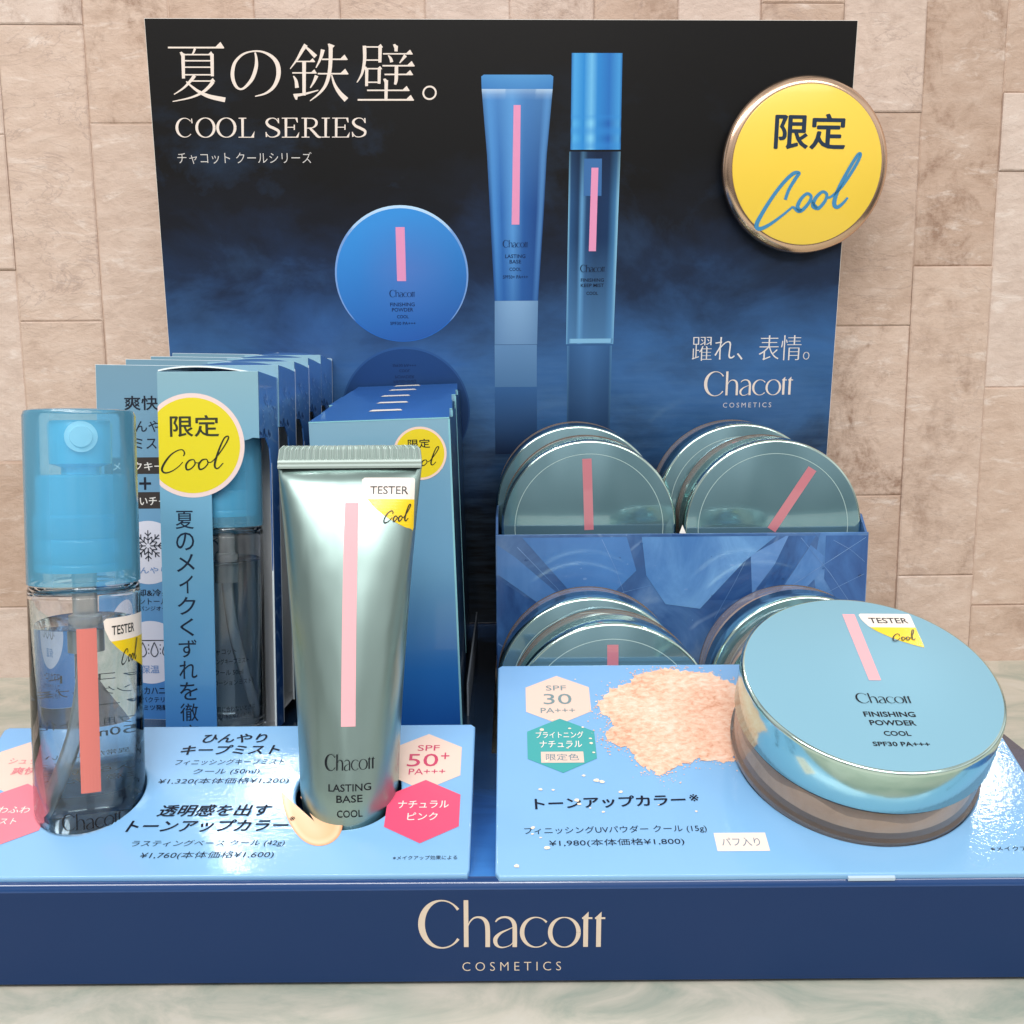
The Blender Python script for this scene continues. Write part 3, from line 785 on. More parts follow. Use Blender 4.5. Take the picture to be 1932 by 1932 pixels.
grid(mb, L(-0.79, -0.79), L(1.18, 1.18), 11.7, 13.66, 0.006, lambda a, b: mixc(lin(76, 118, 164), lin(98, 140, 184), b), 6, 6)
grid(mb, L(-0.80, -0.79), L(1.2, 1.18), 8.5, 11.7, 0.006, lambda a, b: mixc(lin(12, 30, 58), lin(52, 96, 150), b), 6, 6)
mb.build('printed_tube', INK, back)
# printed mist bottle
mb = MB()
S2 = [(0, lin(30, 96, 160)), (0.06, lin(90, 180, 236)), (0.25, lin(40, 136, 208)), (0.40, lin(132, 208, 244)), (0.52, lin(44, 134, 206)), (0.75, lin(32, 96, 176)), (0.95, lin(76, 160, 220)), (1, lin(30, 90, 150))]
S3 = [(0, lin(130, 190, 224)), (0.04, lin(40, 84, 130)), (0.2, lin(22, 54, 92)), (0.27, lin(96, 156, 204)), (0.36, lin(34, 70, 114)), (0.55, lin(20, 48, 86)), (0.8, lin(20, 52, 92)), (0.93, lin(60, 116, 164)), (1, lin(140, 196, 226))]
grid(mb, L(2.68, 2.704), L(4.931, 4.936), 22.28, 26.3, 0.006, lambda a, b: mixc(ramp(S2, a), lin(52, 140, 214), 0.35 if b > 0.35 else 0.55*(0.5+0.5*math.sin(b*40))), 40, 40)
grid(mb, L(2.547, 2.629), L(4.761, 4.934), 13.67, 22.2, 0.006, lambda a, b: mixc(mixc(ramp(S3, a), lin(10, 20, 38), 0.6*max(0, b-0.75)/0.25), lin(92, 148, 200), 0.62*max(0, 0.55-b)/0.55), 44, 30)
grid(mb, L(2.65, 2.66), L(4.70, 4.72), 13.72, 13.92, 0.009, lambda a, b: lin(130, 186, 224) if abs(a-0.5) < 0.46 else lin(60, 110, 160), 20, 2)
grid(mb, L(3.3, 3.3), L(4.1, 4.1), 20.3, 21.9, 0.009, lambda a, b: lin(60, 110, 168), 2, 2)
grid(mb, L(3.558, 3.633), L(3.886, 3.946), 17.876, 21.512, 0.012, lambda a, b: PK, 2, 2)
pic_text(mb, 3.74, [('W', 17.11, 1.138, 0.33), ('FINISHING', 16.588, 1.069, 0.155), ('KEEP MIST', 16.35, 1.071, 0.155), ('COOL', 15.993, 0.536, 0.145)], lin(8, 22, 48), 0.014)
grid(mb, L(2.62, 2.6), L(4.66, 4.7), 8.4, 13.6, 0.006, lambda a, b: mixc(lin(16, 38, 68), ramp([(0, lin(80, 130, 176)), (0.06, lin(50, 92, 142)), (0.5, lin(64, 110, 164)), (0.94, lin(50, 92, 142)), (1, lin(80, 130, 176))], a), b), 16, 6)
mb.build('printed_bottle', INK, back)
# round seal standing proud of the panel at its right edge
badge = bpy.data.objects.new('round_badge', None); col.objects.link(badge); badge.parent = stand
badge.location = Vector((13.27, 23.2, 24.42))*S; badge.scale = (1.035, 1.035, 1); badge.rotation_euler = (R(94.5), 0, R(5.0))
mb = MB(); lathe(mb, [(0, -0.25), (3.60, -0.25), (3.68, -0.2), (3.68, -0.12), (3.60, 0.0), (3.36, 0.13), (3.28, 0.12), (0, 0.12)], 96)
mb.build('rim', GOLD, badge, smooth=40)
mb = MB(); lathe(mb, [(3.30, 0.10), (3.30, 0.16), (3.26, 0.18), (0, 0.18)], 96); mb.build('face', YELLOW, badge, smooth=40)
mb = MB(); text(mb, '限定', 0.03, 1.38, 3.1, 1.42, 0.192, lin(38, 56, 78), bold=0.018)
script_cool(mb, in_box(*COB, 0.10, -1.1, 4.55, 3.2), 0.192, lin(70, 140, 186), 19)
mb.build('lettering', INK, badge)
# thin card divider standing on the deck beside the tube cartons
mb = MB(); box(mb, -1.72, -1.66, 12.0, 22.5, DZ+0.003, 4.2); mb.build('divider', mat('divider_board', lin(120, 128, 136), 0.4), stand)

# ------------------------------------------------------------------ pocket box for the jars
pk = thing('jar_holder', 'ice blue printed cardboard pocket holding two pairs of round jars at right', 'box', (0, 16.0, DZ))
PX0, PX1, PT = -0.67, 14.32, 6.10
mb = MB(); vv, ff = curve_plate([(PX0, 0), (PX1, 0), (PX1, PT), (PX0, PT)], [], 0.12, 0.03); mb.add(vv, ff)
mb.m = [0 if all(vv[i][2] > -0.05 for i in fa) else 0 for fa in ff]
mb.build('front_panel', ICE, pk, rot=(R(90), 0, 0), loc=(0, 0, 0.004))
ICEPIC = mat('ice_shard_print', rough=0.35, coat=0.5, coat_rough=0.08, attr=True)
_n = N(ICEPIC); _a = [q for q in _n.nt.nodes if q.type == 'ATTRIBUTE'][0].outputs['Color']
_t = _n.noise(_n.mapping((1, 0.5, 1), rot=(0, 0, R(35))), 45, 6, 0.65, 0.8)
_n.color(_n.mix(_n.range(_t, 0.30, 0.62, 0, 0.85), _a, lin(66, 118, 184)))
mb = MB()
for k, (poly, c) in enumerate((
        ([(9.6, 5.2), (11.0, 5.98), (11.4, 5.98), (10.0, 4.0), (9.7, 3.6)], (112, 156, 214)),
        ([(11.1, 5.98), (12.2, 5.98), (10.9, 3.9), (10.1, 3.3), (10.3, 4.2)], (22, 56, 112)),
        ([(12.0, 5.6), (12.6, 5.1), (12.3, 4.3), (11.0, 2.9), (10.2, 2.7), (10.9, 3.8)], (112, 160, 218)),
        ([(12.6, 5.98), (14.28, 5.98), (14.28, 2.4), (13.4, 2.9), (12.6, 4.2)], (34, 74, 136)),
        ([(-0.62, 5.7), (0.1, 5.2), (2.6, 3.0), (3.4, 2.1), (2.2, 2.4), (0.2, 3.9), (-0.62, 4.5)], (92, 142, 204)),
        ([(-0.62, 4.3), (0.3, 3.7), (1.8, 2.5), (1.0, 0.1), (-0.62, 0.1)], (20, 52, 110)),
        ([(0.4, 5.98), (4.6, 5.98), (5.0, 4.6), (3.4, 3.0), (2.8, 3.2)], (78, 134, 200)),
        ([(5.2, 5.98), (10.6, 5.98), (9.3, 4.9), (7.6, 3.0), (6.2, 3.2), (5.4, 4.4)], (112, 164, 220)))):
    flat(mb, poly, 0.006+0.0015*k, lin(*c))
for k, (x0, y0, x1, y1, w_) in enumerate(((9.9, 3.0, 14.2, 5.9, .045), (11.6, 5.9, 13.9, 2.9, .03), (0.2, 5.6, 3.2, 2.2, .03), (2.4, 3.1, 5.6, 4.0, .03), (12.3, 3.4, 14.2, 4.4, .025), (8.2, 2.6, 9.6, 5.4, .02), (-0.6, 1.6, 0.2, 0.9, .06), (3.6, 5.9, 4.6, 3.4, .02), (12.9, 5.8, 14.2, 4.9, .02))):
    ribbon(mb, [(x0, y0, w_), ((x0+x1)/2+0.06, (y0+y1)/2+0.05, w_*0.6), (x1, y1, w_*0.4)], lambda x, y: (x, y), 0.02, lin(150, 186, 230), False)
for k in range(46):
    x, y = random.uniform(-0.4, 14.1), random.uniform(0.3, 5.8); q = random.uniform(0.02, 0.10)
    flat(mb, [(x+q*random.uniform(.4, 1.4)*math.cos(R(72*i)), y+0.6*q*random.uniform(.4, 1.4)*math.sin(R(72*i))) for i in range(5)], 0.022, lin(140, 178, 226) if k % 3 else lin(16, 36, 80))
mb.build('ice_picture', ICEPIC, [c for c in pk.children if c.name.startswith('front_panel')][0])
for nm, x0 in (('side_panel', PX0+0.005), ('side_panel', PX1-0.10)):
    mb = MB(); vv, ff = curve_plate([(0.13, 0), (7.2, 0), (7.2, 6.6), (1.6, 6.75), (0.9, 6.7), (0.2, PT)], [], 0.10, 0.02); mb.add(vv, ff)
    mb.build(nm, ICE, pk, rot=(R(90), 0, R(90)), loc=(x0+0.1, 0, 0.004))
mb = MB(); box(mb, PX0+0.15, PX1-0.15, 0.15, 7.1, 2.3, 2.42); mb.build('shelf', DARKIN, pk)
mb = MB(); mb.add([(6.6, 0.16, 2.5), (7.1, 0.16, 2.5), (6.85, 0.5, 2.5), (6.72, 0.16, 6.05), (7.02, 0.16, 6.05), (6.87, 0.5, 6.05), (6.87, 0.25, 6.42)], [(0, 1, 4, 3), (1, 2, 5, 4), (2, 0, 3, 5), (3, 4, 6), (4, 5, 6), (5, 3, 6)])
mb.build('divider', WHITE, pk)


# ------------------------------------------------------------------ powder jars
RJ = 3.6
def make_jar(label, tester, group):
    root = thing('powder_jar', label, 'jar', group=group)
    mb = MB()
    lathe(mb, [(0, 0), (3.30, 0), (3.48, 0.06), (3.56, 0.2), (3.57, 0.36), (3.50, 0.44), (3.49, 1.36), (3.30, 1.37)], 96)
    mb.build('base', JARBASE, root, smooth=35)
    mb = MB(); lathe(mb, [(0, 0.50), (3.38, 0.52), (3.38, 0.98), (3.2, 1.10), (0, 1.12)], 72)
    mb.v = [(x, y, z+(0.10*math.sin(5*math.atan2(y, x))+0.07*math.sin(11*math.atan2(y, x)+1) if z > 0.9 else 0)) for x, y, z in mb.v]
    mb.build('powder', POWDER, root, smooth=40)
    mb = MB(); lathe(mb, [(3.25, 1.372), (3.53, 1.372), (3.53, 1.45), (3.25, 1.45)], 96); mb.build('ring', RING, root, smooth=40)
    mb = MB()
    pr = [(3.30, 1.46), (3.58, 1.46), (RJ, 1.48), (RJ, 2.74), (3.585, 2.80), (3.55, 2.835), (3.50, 2.85), (0, 2.85)]
    lathe(mb, pr, 128, mis=[0, 0, 0, 1, 1, 1, 2])
    lid = mb.build('lid', [LIDSIDE, LIDRIM, LIDTOP if tester else LIDFILM], root, smooth=50)
    mb = MB(); flat(mb, [(-0.085, -0.13), (0.255, -0.13), (0.315, 2.80), (-0.06, 2.80)] if tester else [(-0.19, -0.1), (0.19, -0.1), (0.19, 2.85), (-0.19, 2.85)], 2.857, (1, 1, 1, 1))
    mb.build('stripe', PINK if tester else mat('pink_under_film', lin(206, 128, 140), 0.3, coat=1.0, coat_rough=0.0), lid)
    mb = MB()
    if tester: rows = [('W', 0.086, -0.86, 1.512, 0.40), ('FINISHING', 0.076, -1.47, 1.394, 0.199), ('POWDER', 0.068, -1.79, 1.235, 0.195), ('COOL', 0.066, -2.18, 0.713, 0.178), ('SPF30 PA+++', 0.056, -2.56, 1.492, 0.162)]
    else: rows = [('W', 0, -0.80, 1.5, 0.40), ('FINISHING', 0, -1.42, 1.394, 0.199), ('POWDER', 0, -1.75, 1.235, 0.195), ('COOL', 0, -2.14, 0.713, 0.178)]
    for bd, x, y, w_, h_ in rows:
        if bd == 'W': wordmark(mb, in_box(*WMB, x, y, w_, h_), 2.857, BLACK)
        else: text(mb, bd, x, y, w_, h_, 2.857, BLACK, bold=0.022)
    mb.build('lettering', INK, lid)
    if tester:
        tester_sticker('sticker', lid, PRINT, lambda x, y, z: (x, y, z), 0.42, 2.83, 1.58, 1.56, 2.858, shear=0.0, txt=(0.16, 0.90, -0.21, 0.165), cool=(0.44, 0.92, -0.66, 0.34))
    else:
        mb = MB(); n = 96
        v = [(q*math.cos(2*math.pi*i/n), q*math.sin(2*math.pi*i/n), 2.856) for q in (3.03, 3.055) for i in range(n)]
        mb.add(v, [(i, n+i, n+(i+1) % n, (i+1) % n) for i in range(n)]); mb.build('film_edge', FILM, lid)
    return root


def copy_tree(o, parent=None):
    c = o.copy(); col.objects.link(c)
    if parent: c.parent = parent
    for ch in list(o.children): copy_tree(ch, c)
    return c


def put(o, top, rot, k=1.0):
    """place a jar by the centre of its lid; the empty sits at its base"""
    o.rotation_euler = rot
    nrm = rot.to_matrix() @ Vector((0, 0, 1))
    o.location = (Vector(top)-nrm*2.85*k)*S


from mathutils import Euler
tj = make_jar('opened tester powder jar with a satin blue lid lying on the right price card', True, None)
tj.scale = (0.986, 0.986, 1.06)
put(tj, (9.94, 2.93, 7.33), Euler((R(24.3), R(0.9), 0)), 1.06)
GJ = 'sealed powder jars standing in the holder'
j0 = make_jar('front jar of the upper left pair, its pink stripe upright', False, GJ)
spots = [((3.16, 17.05, 9.15), 2, 'front jar of the upper left pair, its pink stripe upright'),
         ((2.9, 20.05, 9.52), 2, 'jar tucked behind the upper left jar, only its rim showing'),
         ((10.62, 16.65, 9.15), -32, 'front jar of the upper right pair, its pink stripe slanting'),
         ((9.95, 19.65, 9.58), 5, 'jar tucked behind the upper right jar, beside the back panel edge'),
         ((3.38, 8.93, 3.66), 0, 'front jar of the lower left pair, just above the printed powder picture'),
         ((2.96, 12.15, 3.75), 0, 'rear jar of the lower left pair, against the ice blue pocket'),
         ((10.9, 12.15, 3.75), 10, 'rear jar of the lower right pair, half hidden by the tester jar lid'),
         ((10.95, 9.0, 3.66), 0, 'front jar of the lower right pair, almost wholly behind the tester jar')]
for i, (p, rz, lb) in enumerate(spots):
    o = j0 if i == 0 else copy_tree(j0)
    o['label'] = lb; o['group'] = GJ
    put(o, p, (Matrix.Rotation(R(91.0 if i < 4 else 87), 3, 'X') @ Matrix.Rotation(R(rz), 3, 'Z')).to_euler())


# ------------------------------------------------------------------ mist bottles
RB = 1.47
def make_bottle(label, tester, group=None, s0=0.60):
    root = thing('mist_bottle', label, 'bottle', group=group)
    hb = 7.25                                        # shoulder, where the cap begins
    mb = MB(); lathe(mb, [(0, 0.06), (1.2, 0), (1.38, 0.04), (RB-0.01, 0.18), (RB, 0.3), (RB, 6.95), (1.42, 7.08), (1.25, 7.14), (0.95, 7.18), (0.95, 7.45), (0.86, 7.45), (0.86, 7.05), (1.2, 6.98), (1.33, 6.85), (1.36, 6.7), (1.36, 0.42), (1.25, 0.26), (0, 0.34)], 96)
    mb.build('body', GLASS, root, smooth=40)
    mb = MB(); lv = 5.95; lathe(mb, [(0, 0.355), (1.24, 0.275), (1.352, 0.43), (1.352, lv), (1.30, lv-0.03), (0, lv-0.04)], 96)
    mb.build('liquid', LIQUID, root, smooth=40)
    mb = MB(); lathe(mb, [(1.36, 7.12), (RB+0.005, 7.12), (RB+0.01, 7.2), (RB-0.005, 11.72), (RB-0.05, 11.84), (RB-0.14, 11.87), (0, 11.87)], 96)
    mb.build('cap', CAPM, root, smooth=35)
    # pump: threaded collar, neck, finger head with a round nozzle
    ang = 0.3
    mb = MB(); lathe(mb, [(0, 7.46), (1.28, 7.46), (1.28, 7.62), (1.24, 7.68), (1.28, 7.74), (1.28, 8.3), (1.24, 8.36), (1.28, 8.42), (1.28, 8.95), (1.2, 9.02), (1.18, 10.05), (1.12, 10.10), (0, 10.10)], 64)
    pump = mb.build('pump', PUMPM, root, smooth=40)
    mb = MB(); lathe(mb, [(0, 10.105), (0.52, 10.105), (0.52, 10.3), (0.82, 10.4), (0.84, 11.5), (0.78, 11.58), (0, 11.58)], 48)
    mb.build('finger_head', PUMPM, pump, smooth=40)
    mb = MB(); lathe(mb, [(0, 0), (0.42, 0), (0.42, 0.12), (0.30, 0.13), (0.28, 0.20), (0, 0.20)], 40)
    nz = mb.build('nozzle', NOZM, pump, smooth=40); nz.rotation_euler = (R(90), 0, R(24)); nz.location = Vector((0.82*math.sin(R(24)), -0.82*math.cos(R(24)), 11.13))*S
    mb = MB(); lathe(mb, [(0, 5.15), (0.36, 5.15), (0.36, 5.75), (0.45, 5.8), (0.45, 6.1), (0.33, 6.15), (0.33, 7.4), (0, 7.4)], 40)
    hs = mb.build('pump_housing', MILKY, root, smooth=40)
    mb = MB(); sg = -1 if tester else 1
    tube(mb, [tuple(q) for q in catmull([(0, 0, 5.13), (0.08*sg, 0, 4.2), (0.25*sg, 0, 3.0), (0.55*sg, 0, 1.8), (0.88*sg, 0, 0.75), (1.0*sg, 0, 0.48)], 6)], 0.17, 16)
    mb.build('dip_tube', STRAW, root, smooth=60)
    cyl = lambda x, y, z: ((RB+z)*math.sin(x/RB), -(RB+z)*math.cos(x/RB), y)
    mb = MB()
    grid(mb, L(s0-0.25, s0-0.25), L(s0+0.25, s0+0.25), 1.55, 6.0, 0.01, lambda a, b: (1, 1, 1, 1), 6, 3, cyl)
    if tester: mb.build('stripe', PINKD, root)
    mb = MB()
    if tester:
        wordmark(mb, in_box(*WMB, s0+0.0, 0.78, 1.55, 0.46), 0.01, BLACK, cyl)
        # small print on the back of the bottle, read mirrored through the liquid
        rows = [('チャコット', 4.15, 1.6), ('フィニッシングキープミスト', 3.75, 2.6), ('クール', 3.35, 1.0), ('メイクキープ用ミスト化粧水', 2.85, 2.6), ('50ml', 2.55, 0.6)]
        for bd, y, w_ in rows: text(mb, bd, s0+math.pi*RB-0.3, y, w_, 0.24, 0.01, BLACK, bold=0.005, fz=cyl)
        for k, bd in enumerate(('お肌に異常が生じていないか', 'よく注意してご使用ください。', '目に入らないように', 'ご注意ください。')): text(mb, bd, s0+math.pi*RB, 1.95-0.24*k, 2.0, 0.15, 0.01, BLACK, fz=cyl)
    else:
        for bd, x0, y, w_ in (('チャコット', 0.05, 2.95, 1.0), ('フィニッシングキープミスト', 0.0, 2.62, 2.1), ('クール 50ml', 0.25, 2.25, 1.1), ('〈ローションミスト〉', 0.4, 1.9, 1.7), ('お肌に合わないときは', 0.45, 1.0, 1.7), ('ご使用をおやめください。', 0.45, 0.75, 1.6)):
            text(mb, bd, x0+0.15, y, w_, 0.19, 0.01, (0.01, 0.015, 0.03, 1), bold=0.004, fz=cyl)
    mb.build('lettering', INK, root)
    if tester:
        tester_sticker('sticker', root, PRINT, cyl, 1.02, 6.22, 1.62, 1.55, 0.015, txt=(0.14, 0.62, -0.22, 0.165), cool=(0.30, 0.70, -0.64, 0.42))
    return root


tb = make_bottle('tester spray bottle with clear blue cap, half full, standing in the left price card', True)
ax = Vector((0, math.sin(R(6)), math.cos(R(6))))
tb.location = (Vector((-11.97, 2.9, 4.13))-ax*1.12)*S
tb.rotation_euler = (R(-6), 0, 0)


# ------------------------------------------------------------------ tester tube
tt = thing('cream_tube', 'silvery green tester tube with a pink stripe, crimped end up, in the left price card', 'tube')
ax = Vector((0, math.sin(R(12)), math.cos(R(12))))
H0 = 1.18
tt.location = (Vector((-4.67, 3.06, 4.20))-ax*H0)*S
tt.rotation_euler = (R(-12), 0, 0)
HT = 9.04+H0
def tsec(h):
    t = min(max((h-H0*0.7)/(HT-H0*0.7), 0), 1)
    a = 1.37+0.70*(0.35*t+0.65*t**1.7)
    b = 1.36*math.sqrt(max(0, 1-t**1.55))+0.06*t
    k = 1-0.085*min(1, max(0, (1.25-h)/0.9))**1.5          # rounds in towards the cap
    return a*k, b*k
def tsurf(x, h, z):
    a, b = tsec(h); k = min(abs(x)/a, 0.999); p = 2.0+0.5*min(max((h-3)/7, 0), 1)
    return (x, -(b*(1-k**p)**(1/p))-z, h)
mb = MB(); n = 72; hs = [0.20, 0.22]+[0.3+(HT-0.3)*i/46 for i in range(47)]
v = []
for h in hs:
    a, b = tsec(h); p = 2.0+0.5*min(max((h-3)/7, 0), 1)
    for i in range(n):
        th = 2*math.pi*i/n; c_, s_ = math.cos(th), math.sin(th)
        v.append((a*math.copysign(abs(c_)**(2/p), c_), b*math.copysign(abs(s_)**(2/p), s_), h))
f = [(k*n+i, k*n+(i+1) % n, (k+1)*n+(i+1) % n, (k+1)*n+i) for k in range(len(hs)-1) for i in range(n)]+[tuple(range(n-1, -1, -1)), tuple((len(hs)-1)*n+i for i in range(n))]
mb.add(v, f); mb.build('body', TUBEM, tt, smooth=60)
# crimped seam: smooth band, then fine vertical ribs
mb = MB(); aw = tsec(HT)[0]
prof = [(0.0, 0.10), (0.06, 0.115), (0.12, 0.085), (0.18, 0.105), (0.24, 0.08)]
nx = 240; v = []; rows = []
for hh, d in prof+[(0.27, 0.07), (0.55, 0.07), (0.63, 0.06), (0.66, 0.04)]:
    ins = 0.0 if hh < 0.5 else (0.03 if hh < 0.6 else 0.10 if hh < 0.65 else 0.16)
    row = []
    for i in range(nx+1):
        x = -(aw+0.0-ins)+2*(aw-ins)*i/nx
        rib = 0.022*math.sin(i*math.pi*2*44/nx) if hh > 0.25 else 0
        jag = 0.018*rng.random() if hh > 0.65 else 0
        row.append(len(v)); v.append((x, -(d+rib), HT+hh+jag))
    back_ = []
    for i in range(nx+1):
        x = -(aw-ins)+2*(aw-ins)*i/nx; back_.append(len(v)); v.append((x, d, HT+hh))
    rows.append((row, back_))
f = []
for (r0, b0), (r1, b1) in zip(rows[:-1], rows[1:]):
    f += [(r0[i], r0[i+1], r1[i+1], r1[i]) for i in range(nx)]+[(b0[i+1], b0[i], b1[i], b1[i+1]) for i in range(nx)]
    f += [(b0[0], r0[0], r1[0], b1[0]), (r0[-1], b0[-1], b1[-1], r1[-1])]
r1, b1 = rows[-1]; f += [(r1[i], r1[i+1], b1[i+1], b1[i]) for i in range(nx)]
mb.add(v, f); mb.build('crimp', CRIMP, tt)
mb = MB(); lathe(mb, [(0, -0.02), (1.10, -0.02), (1.14, 0.02), (1.14, 0.19), (0, 0.19)], 48); mb.build('cap', mat('white_cap', lin(220, 226, 228), 0.35), tt, smooth=40)
mb = MB(); grid(mb, L(-0.03, -0.04), L(0.36, 0.35), 1.86+H0, 8.02+H0, 0.012, lambda a, b: (1, 1, 1, 1), 6, 40, tsurf); mb.build('stripe', PINK, tt)
tester_sticker('sticker', tt, PRINT, tsurf, 0.40, 8.74+H0, 1.50, 1.52, 0.014, txt=(0.17, 0.88, -0.24, 0.155), cool=(0.44, 0.93, -0.68, 0.36))
mb = MB(); xc = 0.19
wordmark(mb, in_box(*WMB, xc, 0.90+H0, 1.34, 0.45), 0.012, BLACK, tsurf)
for bd, y, w_ in (('LASTING', 0.22, 1.14), ('BASE', -0.08, 0.70), ('COOL', -0.49, 0.68)): text(mb, bd, xc+0.01, y+H0, w_, 0.20, 0.012, BLACK, bold=0.008, fz=tsurf)
mb.build('lettering', INK, tt)


# ------------------------------------------------------------------ price cards
def price_card(label, x0, x1, y0, y1, holes, yb):
    root = thing('price_card', label, 'price card', (0, 0.4, 3.2), (R(20.5), 0, 0))
    mb = MB(); vv, ff = curve_plate([(x0+0.1, y0), (x1-0.05, y0), (x1, y0+0.15), (x1-0.0, y1-0.12), (x1-0.12, y1), (x0+0.12, y1), (x0, y1-0.12), (x0, y0+0.15)], holes, 0.22, 0.06, 3)
    mb.add(vv, ff); pan = mb.build('panel', CARD, root, smooth=30)
    # flaps that carry the panel, folded down to the deck
    mb = MB(); s, c = math.sin(R(20.5)), math.cos(R(20.5))
    def down(x, y): # from the panel's underside straight down to just over the deck
        h = (3.2+y*s-0.24*c)-(DZ+0.004)
        return (x, y-h*s+0.0, -0.24-h*c)
    for x in (x0+0.12, x1-0.12):
        q = [(x, y0+0.5, -0.23), (x, y1-0.1, -0.23), down(x, y1-0.1), down(x, y0+0.5)]
        mb.add(q+[(a+0.05, b, d) for a, b, d in q], [(0, 1, 2, 3), (7, 6, 5, 4), (0, 4, 5, 1), (2, 6, 7, 3), (1, 5, 6, 2), (3, 7, 4, 0)])
    q = [(x0+0.2, y1-0.1, -0.23), (x1-0.2, y1-0.1, -0.23), down(x1-0.2, y1-0.1), down(x0+0.2, y1-0.1)]
    mb.add(q+[(a, b+0.05, d) for a, b, d in q], [(0, 1, 2, 3), (7, 6, 5, 4), (0, 4, 5, 1), (2, 6, 7, 3), (1, 5, 6, 2), (3, 7, 4, 0)])
    mb.build('support_flap', CARD, root)
    return root, pan


ZC = 0.008
TD = lin(18, 24, 44)
lc, lp = price_card('pale blue price card at left with pink hexagons and two holes for testers', -15.55, -1.17, -0.33, 5.42, [circle(-11.98, 2.68, 1.52), circle(-4.68, 2.70, 1.485)], 0)
mb = MB()
for bd, x, y, w_, h_, bo, sh in (('ひんやり', -8.39, 4.843, 1.905, 0.382, .022, .18), ('キープミスト', -8.393, 4.347, 2.911, 0.40, .022, .18), ('フィニッシングキープミスト', -8.295, 3.83, 3.192, 0.24, -.004, .15), ('クール (50ml)', -8.313, 3.426, 1.92, 0.262, -.004, .15), ('¥1,320(本体価格¥1,200)', -8.302, 3.047, 3.729, 0.262, -.004, .15),
        ('透明感を出す', -8.261, 1.929, 3.059, 0.43, .020, .2), ('トーンアップカラー', -8.305, 1.37, 4.317, 0.43, .022, .2), ('ラスティングベース クール (42g)', -8.157, 0.744, 4.085, 0.25, -.004, .15), ('¥1,760(本体価格¥1,600)', -8.085, 0.342, 3.513, 0.262, -.004, .15), ('※メイクアップ効果による', -2.344, 0.211, 1.682, 0.14, 0, 0)):
    text(mb, bd, x, y, w_, h_, ZC+0.006, TD, bold=bo, shear=sh)
text(mb, '※', -6.071, 1.60, 0.15, 0.16, ZC+0.012, lin(90, 70, 60))
mb.build('lettering', INK, lp)
def badge_hex(parent, cx, cy, c, items, z=ZC, r=1.17):
    mb = MB(); flat(mb, hexa(cx, cy, r), z, c)
    for bd, x, y, w_, h_, tcol, bo in items:
        if bd == 'rect': flat(mb, rect(x, y, w_, h_), z+0.004, tcol)
        else: text(mb, bd, x, y, w_, h_, z+0.008, tcol, bold=bo)
    return mb.build('hexagon_badge', PRINT, parent)
BLUSH = lin(240, 211, 198); HOT = lin(244, 84, 124); ROSE = lin(244, 130, 150); CR = lin(206, 60, 104); WH = lin(252, 240, 234)
badge_hex(lp, -14.21, 3.746, BLUSH, [('シュッと', -14.239, 3.927, 1.115, 0.25, lin(238, 140, 150), .004), ('爽快', -14.18, 3.52, 0.72, 0.30, lin(238, 140, 150), .02)])
badge_hex(lp, -13.88, 1.839, ROSE, [('ふわふわ', -14.002, 2.001, 1.185, 0.25, WH, .006), ('ミスト', -13.964, 1.581, 0.715, 0.22, WH, .006)], ZC+0.004)
badge_hex(lp, -2.555, 3.80, BLUSH, [('SPF', -2.524, 4.356, 0.646, 0.241, CR, 0), ('50', -2.664, 3.844, 0.903, 0.525, CR, 0), ('+', -2.016, 4.012, 0.248, 0.28, CR, 0), ('PA+++', -2.509, 3.374, 1.053, 0.239, CR, 0)])
badge_hex(lp, -2.52, 1.87, HOT, [('ナチュラル', -2.518, 2.088, 1.403, 0.279, WH, .008), ('ピンク', -2.515, 1.643, 0.826, 0.281, WH, .008)], ZC+0.004)
# printed smear of cream
mb = MB(); dp = [(-6.558, 2.607), (-6.45, 2.2), (-6.25, 1.70), (-6.0, 1.25), (-5.7, 0.88), (-5.42, 0.69), (-5.15, 0.64), (-4.9, 0.73), (-4.72, 0.95), (-4.66, 1.25), (-4.72, 1.45), (-5.1, 1.85), (-5.5, 2.1), (-6.0, 2.43)]
dp = [tuple(q) for q in catmull([(a, b, 0) for a, b in dp], 4)]
c0 = (-5.45, 1.5); n = len(dp); v = []; cc = []
for k in (0, 0.35, 0.7, 0.88, 1.0):
    for a, b, _ in dp:
        v.append((c0[0]+(a-c0[0])*k, c0[1]+(b-c0[1])*k, ZC)); cc.append({0: lin(250, 200, 160), 0.35: lin(250, 200, 158), 0.7: lin(248, 192, 146), 0.88: lin(253, 208, 168), 1.0: lin(244, 160, 110)}[k])
mb.add(v, [(k*n+i, k*n+i+1, (k+1)*n+i+1, (k+1)*n+i) for k in range(4) for i in range(n-1)], 0, cols=cc)
mb.build('cream_swatch', PRINT, lp)

rc, rpn = price_card('pale blue price card at right printed with loose powder and a teal hexagon', -0.50, 14.66, -0.42, 8.28, [circle(9.93, 3.92, 3.42, 96)], 0)
mb = MB()
for bd, x, y, w_, h_, bo, rt in (('トーンアップカラー', 2.673, 2.14, 4.185, 0.42, .022, .03), ('※', 5.017, 2.27, 0.254, 0.266, 0, 0), ('フィニッシングUVパウダー クール (15g)', 2.724, 1.113, 4.914, 0.29, -.002, .012), ('¥1,980(本体価格¥1,800)', 2.716, 0.673, 3.592, 0.265, -.002, .012), ('※メイクアップ効果による', 13.743, 0.367, 2.437, 0.155, 0, 0)):
    text(mb, bd, x, y, w_, h_, ZC+0.006, TD, bold=bo, rot=rt)
flat(mb, rect(6.032, 0.671, 1.381, 0.627), ZC, lin(250, 232, 222)); text(mb, 'パフ入り', 6.009, 0.666, 1.018, 0.293, ZC+0.006, lin(120, 140, 158))
mb.build('lettering', INK, rpn)
